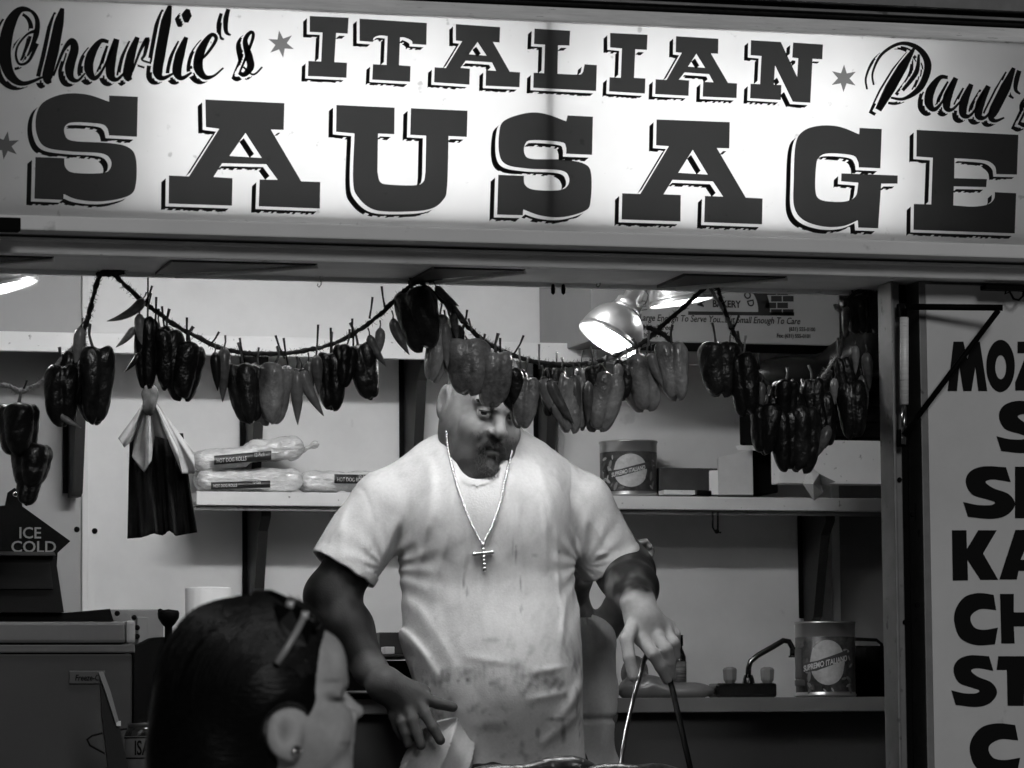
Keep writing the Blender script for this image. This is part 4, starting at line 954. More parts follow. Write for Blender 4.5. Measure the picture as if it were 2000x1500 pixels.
OR = ['first', 'second', 'third', 'fourth', 'fifth', 'sixth', 'seventh', 'eighth', 'ninth', 'tenth', 'eleventh', 'twelfth', 'thirteenth', 'fourteenth', 'fifteenth', 'sixteenth', 'seventeenth', 'eighteenth', 'nineteenth', 'twentieth']
TONEW = ['dark', 'dark glossy', 'pale mottled']; CT = ['dark', 'pale', 'greyish']
# (garland, px, top py, bottom py, width px, tone, tilt)
BP = [('A', 36, 790, 888, 84, 0, 0), ('A', 62, 868, 950, 66, 0, 3), ('A', 60, 925, 985, 46, 0, 8), ('A', 122, 715, 828, 66, 0, 0), ('A', 182, 680, 822, 66, 1, -2),
 ('B', 288, 622, 752, 44, 0, 4), ('B', 326, 646, 757, 58, 0, 0), ('B', 372, 673, 780, 70, 0, 10), ('B', 474, 712, 824, 58, 1, -5), ('B', 536, 713, 826, 62, 2, 4), ('B', 649, 690, 798, 50, 0, 0), ('B', 700, 674, 778, 58, 1, -18), ('B', 806, 566, 682, 74, 1, -14),
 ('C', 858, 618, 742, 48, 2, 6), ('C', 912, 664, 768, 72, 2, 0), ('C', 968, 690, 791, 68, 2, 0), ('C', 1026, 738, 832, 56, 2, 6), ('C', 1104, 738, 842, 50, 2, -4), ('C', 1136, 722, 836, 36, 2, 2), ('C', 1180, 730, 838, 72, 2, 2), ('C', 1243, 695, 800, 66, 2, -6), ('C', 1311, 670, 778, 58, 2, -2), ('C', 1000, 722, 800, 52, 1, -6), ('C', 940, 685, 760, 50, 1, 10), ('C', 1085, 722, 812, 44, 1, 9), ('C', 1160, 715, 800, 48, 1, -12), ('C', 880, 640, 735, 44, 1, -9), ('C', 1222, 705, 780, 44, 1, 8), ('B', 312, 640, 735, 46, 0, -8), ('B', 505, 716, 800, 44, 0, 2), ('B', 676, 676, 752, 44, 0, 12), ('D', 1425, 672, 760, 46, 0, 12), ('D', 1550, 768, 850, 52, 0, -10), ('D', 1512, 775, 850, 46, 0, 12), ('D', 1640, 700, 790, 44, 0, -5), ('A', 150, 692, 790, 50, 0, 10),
 ('D', 1398, 670, 772, 64, 1, -4), ('D', 1448, 692, 808, 62, 0, -4), ('D', 1497, 790, 884, 60, 0, 4), ('D', 1530, 800, 916, 62, 0, -2), ('D', 1566, 795, 918, 60, 1, 2), ('D', 1600, 770, 870, 44, 0, -8), ('D', 1660, 745, 852, 60, 0, 0), ('D', 1712, 575, 650, 60, 0, 10), ('D', 1668, 580, 650, 50, 0, -10), ('D', 1535, 745, 830, 60, 0, 5), ('D', 1585, 742, 830, 50, 0, -5)]
BP.sort(key=lambda b: (b[0], b[1])); cnt = {}; rr = random.Random(5)
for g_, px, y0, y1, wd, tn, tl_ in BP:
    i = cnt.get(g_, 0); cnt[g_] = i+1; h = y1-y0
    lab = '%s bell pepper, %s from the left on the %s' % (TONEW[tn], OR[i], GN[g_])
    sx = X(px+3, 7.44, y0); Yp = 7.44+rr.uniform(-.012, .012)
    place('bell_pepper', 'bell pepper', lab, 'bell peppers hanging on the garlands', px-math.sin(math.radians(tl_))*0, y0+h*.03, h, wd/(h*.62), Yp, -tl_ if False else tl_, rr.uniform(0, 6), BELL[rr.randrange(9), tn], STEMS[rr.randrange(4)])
CP = [('A', 108, 792, 850, 1, 20, 3), ('A', 158, 640, 720, 1, -8, 0), ('B', 278, 585, 655, 1, -26, 4), ('B', 262, 640, 692, 1, -30, 2), ('B', 272, 615, 690, 1, 4, 0), ('B', 272, 690, 735, 0, -25, 2), ('B', 420, 690, 764, 0, 4, 0), ('B', 438, 680, 786, 2, -2, 0), ('B', 579, 722, 830, 1, 1, 0), ('B', 590, 722, 820, 1, 14, 1), ('B', 602, 707, 785, 2, 3, 0), ('B', 618, 695, 772, 2, 3, 0), ('B', 722, 656, 722, 2, 16, 1), ('B', 742, 642, 712, 1, 2, 2), ('B', 768, 624, 698, 2, 12, 1),
 ('C', 852, 560, 618, 2, 38, 1), ('C', 872, 585, 650, 2, 30, 1), ('C', 884, 612, 668, 2, 10, 0), ('C', 848, 618, 700, 2, -4, 0), ('C', 1062, 738, 846, 1, 12, 1), ('C', 868, 628, 722, 1, 3, 0), ('C', 1096, 730, 820, 1, -4, 0), ('C', 1132, 730, 812, 1, 6, 1), ('C', 1208, 712, 790, 1, -6, 2), ('C', 1272, 688, 760, 1, 6, 1), ('C', 1074, 742, 838, 2, 18, 1), ('C', 1120, 735, 838, 2, 4, 0), ('C', 1150, 745, 830, 2, -2, 0),
 ('D', 1487, 748, 812, 2, -4, 0), ('D', 1616, 832, 912, 2, -14, 2), ('D', 1630, 740, 800, 1, -4, 0), ('D', 1670, 676, 732, 1, 0, 0), ('D', 1692, 690, 765, 2, 4, 0), ('D', 1654, 600, 660, 2, -6, 0), ('D', 1683, 735, 800, 2, 10, 0)]
CP.sort(key=lambda b: (b[0], b[1])); cnt = {}
for g_, px, y0, y1, tn, tl_, b in CP:
    i = cnt.get(g_, 0); cnt[g_] = i+1; h = (y1-y0)
    lab = '%s %s chili pepper, %s of its kind from the left on the %s' % (CT[tn], 'curved' if b else 'straight', OR[i], GN[g_])
    bend = {0: 0, 1: 1, 2: 2, 3: 3, 4: 4}[b]
    place('chili_pepper', 'chili pepper', lab, 'chili peppers hanging on the garlands', px, y0, h, 1.0 if h > 80 else 1.15, 7.43+rr.uniform(-.012, .006), -tl_, 0, CHILI[bend, tn], CST)
# ropes
M_rope = mat('hairy_twine', .035, .85, var=.4, scale=120, bump=.6, bscale=300, spec=.15)
M_rope2 = mat('pale_twine', .25, .85, var=.4, scale=120, bump=.6, bscale=300, spec=.15)
def rope(nm, label, lines, hair=6, Yr=7.44):
    t = thing(nm, label, 'rope', V(*lines[0][0][0], Yr), 'twines of the pepper garlands')
    rg = random.Random(len(label))
    for pts, rad, m in lines:
        sm = smooth_loop([(x, y, 1) for x, y in pts], 8, False); sm = [(float(a), float(b)) for a, b in sm]
        P_ = [V(x+rg.uniform(-.8, .8), y+rg.uniform(-.8, .8), Yr+.002*math.sin(i*.9)) for i, (x, y) in enumerate(sm)]
        mb = MB().tube(P_, [rad*rg.uniform(.75, 1.3) for _ in P_], 8)
        P2_ = [p+Vector((0, .002*math.cos(i*1.3)-.002, .0022*math.sin(i*1.3))) for i, p in enumerate(P_)]
        mb.build('twine', m, t, True); MB().tube(P2_, rad*.6, 6).build('twine_strand', m, t, True)
        hb = MB()
        for i in range(len(P_)*hair):
            p = P_[rg.randrange(len(P_))]; d = Vector((rg.uniform(-1, 1), rg.uniform(-.6, .3), rg.uniform(-1, 1))).normalized()*rg.uniform(.004, .013)
            hb.tube([p, p+d*.6+Vector((0, 0, -.001)), p+d], [.0005, .0004, .0002], 3, cap=False)
        tag(hb.build('fibres', m, t), kind='stuff')
    return t
R1, R2 = M_rope, M_rope2
rope('garland_twine', 'pale hairy twine of the far left garland tied up to the header', [([(-60, 745), (-10, 752), (20, 755), (40, 765), (62, 756), (82, 745), (98, 725), (130, 692), (155, 668), (163, 650)], .0042, R2), ([(163, 652), (172, 620), (182, 580), (192, 545), (205, 530)], .0045, R1), ([(160, 650), (165, 680), (150, 740)], .0035, R2)])
rope('garland_twine', 'dark twine of the long left garland swagging between two header points', [([(205, 528), (222, 536), (250, 562), (280, 590), (310, 612), (345, 637), (385, 658), (430, 680), (470, 688), (500, 691), (560, 690), (610, 682), (660, 668), (705, 642), (745, 612), (775, 582), (805, 556), (830, 540)], .0042, R1), ([(190, 536), (215, 533), (240, 530)], .006, R1)], 5)
rope('garland_twine', 'twine of the middle garland running past the man\'s head to the right', [([(800, 552), (830, 548), (862, 545)], .005, R1), ([(818, 548), (850, 575), (885, 605), (915, 640), (950, 668), (990, 690), (1040, 705), (1080, 711), (1120, 712), (1160, 707), (1200, 695), (1245, 676)], .0044, R1), ([(930, 655), (960, 672), (995, 690)], .003, R2), ([(1130, 712), (1165, 706), (1205, 694), (1243, 678)], .0042, R2), ([(1243, 678), (1275, 655), (1300, 630), (1335, 600), (1378, 560)], .0044, R1), ([(1265, 640), (1290, 650), (1310, 665)], .005, R1)])
rope('garland_twine', 'dark knotted twine of the right garland sagging before the black crate', [([(1372, 556), (1400, 562), (1410, 590), (1428, 640), (1445, 672), (1470, 712), (1500, 752), (1530, 775), (1565, 785), (1590, 770), (1612, 742), (1632, 712), (1645, 670), (1652, 620), (1660, 580), (1700, 562), (1742, 560)], .0038, R1), ([(1590, 752), (1612, 728), (1630, 702)], .003, R2), ([(1385, 560), (1412, 605), (1432, 650)], .003, R2), ([(1640, 604), (1632, 598)], .005, R2)])
# dry stalk ends standing above the twines
sk = [(290, 558, 588, 12), (304, 580, 640, 2), (320, 598, 650, -6), (365, 620, 668, 0), (416, 648, 676, 20), (473, 660, 700, -8), (549, 655, 700, -18), (560, 660, 720, -10), (619, 634, 700, 4), (646, 640, 700, 0), (688, 622, 660, 0), (690, 655, 680, 0), (724, 580, 622, 6), (749, 559, 600, -6),
      (910, 605, 630, 4), (922, 622, 655, -12), (977, 660, 700, 0), (1012, 655, 690, 18), (1016, 680, 720, -3), (1053, 672, 720, 0), (1163, 685, 712, 2), (1265, 645, 690, 5), (1436, 615, 645, 12), (1453, 655, 700, 6), (1472, 690, 720, 0), (1483, 690, 720, 0), (1523, 750, 765, 4), (48, 742, 762, 8)]
sb_ = thing('stalk_ends', 'dry pepper stalk ends poking up through the garland twines', 'stalks', V(700, 640, 7.43))
for px, a, b, sl in sk:
    MB().tube([V(px+sl*.6, a, 7.43), V(px+sl*.2, (a+b)/2, 7.432), V(px-sl*.4, b, 7.44)], [.0024, .0018, .002], 6).build('stalk', R1 if px < 900 or rr.random() < .6 else R2, sb_, True)
# ------------------------------------------------------------------ the cook
YM = 8.10
def J(px, py, dy=0.0): return at(px, py, YM+dy)
KM = mpp(940, 1100, YM)
man = thing('person', 'big bald man in a stained white t-shirt, one hand on hip and one holding tongs', 'person', (float(J(950, 1500)[0]), YM, .56))
# head frame
HC = J(943, 803, -.035)
def rotm(yaw, pitch, roll):
    return np.array((Matrix.Rotation(yaw, 3, 'Z') @ Matrix.Rotation(pitch, 3, 'X') @ Matrix.Rotation(roll, 3, 'Y')))
HR = rotm(math.radians(4), math.radians(15), math.radians(8))   # turned, chin dropped, slight lean
HS = 1.07
NW = 1.10                                      # narrower head
def hl(p): return (((p-HC) @ HR)/HS)*[NW, 1, 1]       # world -> head
def head_sdf(q):
    d = ell(q, (0, .012, .038), (.076, .096, .088))
    d = smin(d, ell(q, (0, -.028, -.040), (.061, .066, .078)), .03)
    for s_ in (-1, 1):
        d = smin(d, cap(q, (s_*.056, .005, -.058), (s_*.018, -.078, -.104), .022, .018), .025)
        d = smin(d, ell(q, (s_*.043, -.062, -.030), (.024, .024, .026)), .02)
        d = smin(d, ell(q, (s_*.070, .006, -.020), (.014, .04, .05)), .02)
    d = smin(d, sph(q, (0, -.088, -.106), .020), .02)
    d = smin(d, ell(q, (0, -.055, -.118), (.05, .04, .022)), .03)          # soft double chin
    d = smin(d, cap(q, (-.046, -.074, .030), (0, -.090, .024), .012, .013), .014)
    d = smin(d, cap(q, (.046, -.074, .030), (0, -.090, .024), .012, .013), .014)
    for s_ in (-1, 1): d = smax(d, -ell(q, (s_*.032, -.104, .008), (.019, .020, .013)), .012)
    d = smin(d, cap(q, (0, -.088, .016), (0, -.110, -.019), .0085, .0118), .010)
    d = smin(d, sph(q, (0, -.111, -.022), .0122), .006)
    for s_ in (-1, 1):
        d = smin(d, sph(q, (s_*.0165, -.098, -.026), .0090), .007)
        d = smax(d, -cap(q, (s_*.008, -.106, -.036), (s_*.009, -.099, -.026), .0034, .0030), .003)
        # eye ball and lids
        d = smin(d, sph(q, (s_*.031, -.079, .008), .0128), .003)
        lid = np.maximum(sph(q, (s_*.031, -.079, .008), .0156), -(q[:, 2]-.0102)); d = smin(d, lid, .003)
        lid2 = np.maximum(sph(q, (s_*.031, -.079, .008), .0150), (q[:, 2]-.0036)); d = smin(d, lid2, .003)
        d = smin(d, cap(q, (s_*.012, -.097, .021), (s_*.048, -.082, .026), .0055, .004), .008)
    d = smin(d, cap(q, (-.022, -.087, -.056), (0, -.0930, -.050), .0045, .0050), .010)
    d = smin(d, cap(q, (.022, -.087, -.056), (0, -.0930, -.050), .0045, .0050), .010)
    d = smin(d, cap(q, (-.012, -.089, -.066), (.012, -.089, -.066), .0050, .0050), .012)
    d = smax(d, -cap(q, (-.025, -.0930, -.0625), (0, -.0985, -.0580), .0020, .0026), .004)
    d = smax(d, -cap(q, (.025, -.0930, -.0625), (0, -.0985, -.0580), .0020, .0026), .004)
    for s_ in (-1, 1):   # cheek folds
        d = smax(d, -cap(q, (s_*.022, -.099, -.030), (s_*.036, -.085, -.060), .003, .003), .010)
        e = ell(q, (s_*.086, .014, .004), (.012, .019, .034)); e = smax(e, -ell(q, (s_*.094, .006, .008), (.008, .011, .022)), .004)
        e = smin(e, ell(q, (s_*.083, .006, -.022), (.008, .009, .011)), .006)
        d = smin(d, e, .004)
        d = smin(d, ell(q, (s_*.040, -.045, -.078), (.026, .035, .030)), .025)      # jowl
        d = smax(d, -cap(q, (s_*.018, -.094, -.004), (s_*.040, -.086, -.010), .0012, .0012), .006)
    return d*HS
WR = J(1247, 1180, -.20); EL = J(1222, 1118, .06)
wrL = J(722, 1306, -.06); elL = J(648, 1165, .05)
def hand_sdf(p, wrist, palm, fingers, rw):
    d = cap(p, wrist, palm[0], rw, palm[2])
    for q in palm[1]: d = smin(d, cap(p, palm[0], q, palm[2], palm[3]), .014)
    for f in fingers:
        e = None; r = f[-1]
        pts = f[:-1]
        for i in range(len(pts)-1):
            c = cap(p, pts[i], pts[i+1], r*(1.08-.10*i), r*(1.0-.10*i)); e = c if e is None else smin(e, c, .004)
        d = smin(d, e, .006)
    return d
HY = -.24
rh_palm = (J(1256, 1210, HY+.03), [J(1252, 1246, HY+.005), J(1282, 1242, HY+.005), J(1300, 1232, HY+.025), J(1304, 1224, HY+.05)], .032, .0165)
rh_f = [
 [J(1236, 1222, HY+.01), J(1224, 1250, HY-.02), J(1229, 1285, HY-.035), J(1237, 1322, HY-.04), .0140],
 [J(1256, 1252, HY), J(1276, 1278, HY-.025), J(1290, 1302, HY-.02), J(1303, 1327, HY-.005), .0134],
 [J(1284, 1246, HY), J(1301, 1268, HY-.02), J(1308, 1292, HY-.012), J(1311, 1320, HY+.01), .0134],
 [J(1302, 1236, HY+.02), J(1316, 1256, HY+.0), J(1318, 1280, HY+.012), J(1310, 1300, HY+.03), .0124],
 [J(1308, 1226, HY+.045), J(1319, 1240, HY+.03), J(1320, 1262, HY+.045), J(1312, 1278, HY+.06), .0108]]
LY = -.10
lh_palm = (J(752, 1338, LY), [J(775, 1382, LY), J(798, 1380, LY-.01), J(818, 1368, LY-.01), J(826, 1352, LY+.0)], .031, .0165)
lh_f = [
 [J(812, 1350, LY-.01), J(832, 1364, LY-.015), J(856, 1374, LY-.02), J(884, 1381, LY-.015), .0132],
 [J(816, 1366, LY-.01), J(832, 1396, LY-.03), J(847, 1422, LY-.045), J(860, 1446, LY-.05), .0124],
 [J(796, 1378, LY-.01), J(806, 1408, LY-.03), J(814, 1432, LY-.035), J(822, 1456, LY-.04), .0124],
 [J(776, 1384, LY), J(785, 1412, LY-.015), J(792, 1432, LY-.02), J(797, 1452, LY-.02), .0118],
 [J(764, 1374, LY+.01), J(768, 1400, LY), J(775, 1422, LY), J(784, 1440, LY), .0095]]
TS = (1, .78, 1)
def torso(p, g=0.0):
    d = cap(p, J(946, 1010, .03), J(958, 1190, .01), .190+g, .179+g, TS)
    d = smin(d, cap(p, J(970, 1290, -.0), J(992, 1560, .02), .173+g, .170+g, TS), .05)
    d = smin(d, ell(p, J(988, 1330, -.04), (.135+g, .130+g, .14+g)), .06)                # belly
    d = smin(d, cap(p, J(905, 893, .045), J(756, 975, .045), .048+g, .060+g), .05)
    d = smin(d, cap(p, J(992, 893, .045), J(1126, 975, .045), .048+g, .060+g), .05)
    d = smin(d, ell(p, J(950, 1020, -.05), (.14+g, .08+g, .10+g)), .06)
    return d
UA0, UA1 = J(748, 992, .04), J(672, 1120, .05)
UB0, UB1 = J(1137, 990, .03), J(1200, 1105, .05)
def body_sdf(p):
    d = torso(p, -.016)
    d = smin(d, cap(p, J(945, 880, .03), HC+np.array([0, .03, -.06]), .060, .056), .03)
    h = head_sdf(hl(p)); d = smin(d, h, .012)
    a = cap(p, UA0, elL, .058, .052); a = smin(a, sph(p, elL, .052), .02)
    a = smin(a, cap(p, elL, elL+(wrL-elL)*.45, .052, .049), .02); a = smin(a, cap(p, elL+(wrL-elL)*.45, wrL, .049, .034), .02)
    a = smin(a, hand_sdf(p, wrL, lh_palm, lh_f, .033), .014); d = smin(d, a, .006)
    b = cap(p, UB0, EL, .056, .058); b = smin(b, cap(p, EL, EL+(WR-EL)*.5, .060, .054), .02); b = smin(b, cap(p, EL+(WR-EL)*.5, WR, .050, .033), .02)
    b = smin(b, hand_sdf(p, WR, rh_palm, rh_f, .033), .014); d = smin(d, b, .006)
    # hips and legs, hidden behind the griddle
    d = smin(d, cap(p, J(985, 1560, .02), J(985, 1640, .02), .165, .16, TS), .05)
    for px in (900, 1070): d = smin(d, cap(p, J(px, 1650, .02), np.array([J(px, 1650)[0], YM+.03, .62]), .10, .055), .04)
    return d
def inkn(p): return snoise(p, 55, 21)+.6*snoise(p, 120, 22)
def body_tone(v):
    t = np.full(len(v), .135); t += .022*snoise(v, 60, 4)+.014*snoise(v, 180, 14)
    q = hl(v)
    head = head_sdf(q) < .004
    # beard stubble, goatee and brows
    r1 = np.sqrt((q[:, 0]/.044)**2+((q[:, 2]+.080)/.046)**2); front = q[:, 1] < -.03
    mouth = np.clip(1.25-r1, 0, 1)*front
    jaw = np.clip((-.020-q[:, 2]+.35*(np.abs(q[:, 0])-.03))/.045, 0, 1)*(q[:, 1] < .03)
    lips = (np.abs(q[:, 0]) < .020) & (np.abs(q[:, 2]+.0595) < .0075) & front
    nk_ = (v[:, 2] < J(940, 905)[2])*(v[:, 2] > J(940, 950)[2])*(np.abs(v[:, 0]-HC[0]) < .09); t = t*(1-.35*nk_)*(1-.62*jaw*head)*(1-.82*np.clip(mouth*1.7, 0, 1)*head*(.85+.25*snoise(v, 300, 44)))  # the neck band paints in the shade under the chin
    lw = np.clip(1.3-np.hypot(q[:, 0]/.021, (q[:, 2]+.062)/.0085), 0, 1)*front*head; t = t*(1-lw)+.065*lw
    gl = np.exp(-((q[:, 2]+.0585+.15*np.abs(q[:, 0]))/.0024)**2)*(np.abs(q[:, 0]) < .024)*front*head; t = t*(1-.9*gl)
    brow = (np.abs(q[:, 2]-.0255-.1*np.abs(np.abs(q[:, 0])-.03)) < .0062) & (np.abs(np.abs(q[:, 0])-.032) < .020) & front & head
    # tattooed arms down to the wrists
    hl_ = np.linalg.norm(v-J(790, 1370, LY), axis=1) < .14; t[hl_ & ~head] = .05  # hand on the hip painted dark for the body's shade
    hr_ = np.linalg.norm(v-J(1280, 1250, HY), axis=1) < .12; t[hr_ & ~head] = .27  # tongs hand painted paler for the lamp light on it
    for a, b, c, rr_, base in ((UB0, EL, WR, .068, .030), (UA0, elL, wrL, .070, .010)):
        def along(p, u, w):
            h = np.clip((p-u)@(w-u)/((w-u)@(w-u)), -.2, 1.2); return h, np.linalg.norm(p-u-np.clip(h, 0, 1)[:, None]*(w-u), axis=1)
        h1, d1 = along(v, a, b); h2, d2 = along(v, b, c)
        sm_ = lambda x: np.clip(.5+x, 0, 1)
        cut = sm_((.97-h2)*6+.25*snoise(v, 70, 61)) if base < .02 else sm_((v[:, 2]-J(1240, 1172)[2])/.016+.45*snoise(v, 70, 62))
        m_ = np.maximum((d1 < rr_+.02)*(h1 < 1.15)*1.0*(cut if base > .02 else 1), (d2 < rr_+.04)*cut)
        m_ = m_*(~head)
        ink = np.clip(inkn(v)*1.1+.15, 0, 1); t = t*(1-m_)+m_*(base*.3+(.075 if base > .02 else .016)*ink**1.6)
    return t
M_skin = tone_mat('skin', .58, bump=.35, bscale=260, spec=.16, var=.10, nscale=60)
lo = np.array([min(J(590, 1100)[0], J(600, 1500)[0])-.03, YM-.32, .6]); hi = np.array([J(1340, 1200)[0]+.03, YM+.24, J(941, 690)[2]+.02])
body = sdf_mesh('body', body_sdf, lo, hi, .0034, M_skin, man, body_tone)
# eyes looking out under the peppers, brow and lash hairs
def H2W(q): return HC+HR @ (np.array(q, float)*HS/[NW, 1, 1])
M_scl = mat('eye_white', .15, .3); M_iris = mat('dark_iris', .012, .1, spec=.8)
rgb_ = random.Random(12)
for s_ in (-1, 1):
    c = Vector(H2W((s_*.031, -.079, .0075))); gz_ = (Vector(CAM)-c).normalized()
    r_ = .0136*HS; q_ = Vector((0, 0, 1)).rotation_difference(gz_)
    mb = MB().lathe([(r_*math.sin(a), r_*math.cos(a)) for a in np.linspace(.02, 3.1, 22)], c, gz_, 24)
    e_ = mb.build('eye', M_scl, man, True); e_.data.materials.append(M_iris)
    for p_ in e_.data.polygons:
        if ((p_.center+wloc(man)-c).normalized()).dot(gz_) > math.cos(.50): p_.material_index = 1
    hb = MB()
    for i in range(170):
        t_ = rgb_.random(); x = s_*(.010+.040*t_); z = .0205+.009*t_-.010*max(0, t_-.7)+rgb_.uniform(-.0042, .0042)*(1-.5*t_); y = -.098+.014*t_**1.3
        p0 = Vector(H2W((x, y+.004, z))); d_ = Vector(H2W((x+s_*.008, y-.002, z+.0015)))-Vector(H2W((x, y, z)))
        hb.tube([p0+Vector((0, -.0045, 0)), p0+Vector((0, -.006, 0))+d_*.6, p0+Vector((0, -.0045, 0))+d_], [.0006, .0006, .0003], 3, cap=False)
    tag(hb.build('eyebrow', M_ink, man), kind='stuff')
    lp = [H2W((s_*(.031+.0155*math.cos(a)), -.079-.0158*math.sin(a)*.98, .0102+.002*math.sin(a))) for a in np.linspace(.35, 2.8, 9)]
    MB().tube(lp, .0011, 5).build('eyelashes', M_ink, man)
# t-shirt
hemL_n = _n(J(640, 1170, .05)-UA0); hemL = J(661, 1108, .05)
hemR_n = _n(J(1226, 1160, .05)-UB0); hemR = J(1204, 1100, .05)
AP1, AP2 = J(752, 1110, 0), J(1140, 1105, 0)
def wr_fold(p):
    w_ = 0
    for ap, sgn in ((AP1, 1), (AP2, -1)):
        dx = (p[:, 0]-ap[0])*sgn; dz = p[:, 2]-ap[2]; r = np.hypot(dx, dz); th = np.arctan2(dz, dx)
        w_ = w_+np.sin(13*th+1.5*np.sin(r*22)+sgn+1.4*snoise(p, 12, 77))*np.exp(-((r-.06)/.06)**2)*.0012
    c = p-J(960, 1200, -.13)
    w_ = w_+.0022*np.sin(c[:, 0]*48+2.2*np.sin(c[:, 2]*7+1))*np.clip(.6-c[:, 2]*1.5, .25, 1)
    w_ = w_+.0014*snoise(p*[1.6, 1, .5], 70, 19)
    # drag lines pulled towards the hip on the left and the lower right
    for q0, q1, am, wd in (((760, 1180), (850, 1360), .0015, .012), ((790, 1180), (880, 1350), .0035, .010), ((820, 1150), (905, 1330), .0025, .010), ((1150, 1330), (1080, 1420), .008, .014), ((1140, 1390), (1050, 1460), .007, .012), ((905, 890), (880, 1010), .004, .012), ((985, 890), (1020, 1000), .004, .012), ((860, 880), (852, 1020), .004, .010), ((1065, 900), (1085, 1060), .004, .014), ((800, 1000), (770, 1110), .005, .012), ((700, 980), (690, 1090), .004, .010), ((1170, 990), (1168, 1090), .005, .010)):
        a, b = J(*q0, -.13), J(*q1, -.13); ba = b-a; P_ = p-a; P_ = P_*[1, 0, 1]; ba = ba*[1, 0, 1]
        h = np.clip(P_@ba/(ba@ba), 0, 1); dd = np.linalg.norm(P_-h[:, None]*ba, axis=1)
        w_ = w_+am*np.exp(-(dd/wd)**2)*np.sin(np.pi*np.clip(h, .02, .98))**.5
    for q0, q1, am, wd in (((890, 950), (860, 1180), .0045, .007), ((850, 930), (835, 1150), .004, .007), ((1000, 960), (1030, 1180), .004, .008), ((1090, 1000), (1105, 1200), .0045, .007), ((1060, 960), (1075, 1120), .0035, .006), ((915, 1000), (905, 1200), .003, .006), ((780, 1140), (830, 1300), .003, .007), ((800, 1190), (870, 1330), .0045, .007), ((1120, 1150), (1085, 1290), .004, .008), ((720, 960), (665, 1080), .003, .006), ((700, 1000), (640, 1080), .003, .006), ((1175, 1000), (1215, 1070), .003, .006), ((1190, 1080), (1222, 1075), .003, .005), ((1000, 1320), (1110, 1300), .004, .008), ((1010, 1370), (1120, 1350), .004, .008), ((900, 1280), (1000, 1300), .003, .008)):
        a, b = J(*q0, -.13), J(*q1, -.13); ba = (b-a)*[1, 0, 1]; P_ = (p-a)*[1, 0, 1]
        h = np.clip(P_@ba/(ba@ba), 0, 1); off = P_-h[:, None]*ba; dd = np.linalg.norm(off, axis=1)
        w_ = w_+am*np.exp(-(dd/wd)**2)*np.sin(np.pi*np.clip(h, .02, .98))
    # shoulder seams
    for pts in (((716, 903), (742, 950), (756, 1010), (752, 1070), (741, 1118)), ((1152, 905), (1140, 960), (1138, 1020), (1146, 1080), (1158, 1120))):
        for q0, q1 in zip(pts, pts[1:]):
            a, b = J(*q0, -.13), J(*q1, -.13); ba = (b-a)*[1, 0, 1]; P_ = (p-a)*[1, 0, 1]; h = np.clip(P_@ba/(ba@ba), 0, 1)
            w_ = w_-.0012*np.exp(-(np.linalg.norm(P_-h[:, None]*ba, axis=1)/.0035)**2)
    w_ = w_+.0016*snoise(p, 38, 9)+.0010*snoise(p, 95, 10)
    return w_
def shirt_sdf(p):
    t = torso(p, .0)
    sl = cap(p, UA0, J(655, 1135, .05), .071, .073); sl = smax(sl, (p-hemL)@hemL_n, .003)
    sr = cap(p, UB0, J(1212, 1135, .05), .067, .069); sr = smax(sr, (p-hemR)@hemR_n, .003)
    hole = cap(p, UA0+(hemL-UA0)*.75, hemL+hemL_n*.05, .050, .066); sl = smax(sl, -hole, .003)
    hole = cap(p, UB0+(hemR-UB0)*.75, hemR+hemR_n*.05, .050, .062); sr = smax(sr, -hole, .003)
    t = smin(t, sl, .022); t = smin(t, sr, .022)
    d = t-wr_fold(p)
    nh = cap(p, J(942, 800, .05), J(940, 880, -.02), .076, .062); nh = smin(nh, cap(p, J(938, 880, -.02), J(930, 902, -.14), .056, .036), .03)
    rib = np.maximum(np.abs(nh-.007)-.007, np.abs(t)-.002)
    d = smax(d, -nh, .003); d = np.minimum(d, np.where(nh > 0, rib-.0005, 1))
    hem = np.maximum(np.abs((p-hemL)@hemL_n+.011)-.010, np.abs(cap(p, UA0, J(655, 1135, .05), .071, .073)+.001)-.0018); d = np.minimum(d, hem)
    hem = np.maximum(np.abs((p-hemR)@hemR_n+.011)-.010, np.abs(cap(p, UB0, J(1212, 1135, .05), .067, .069)+.001)-.0018); d = np.minimum(d, hem)
    zb_ = J(950, 1570)[2]; d = smax(d, zb_-p[:, 2], .004)
    return d
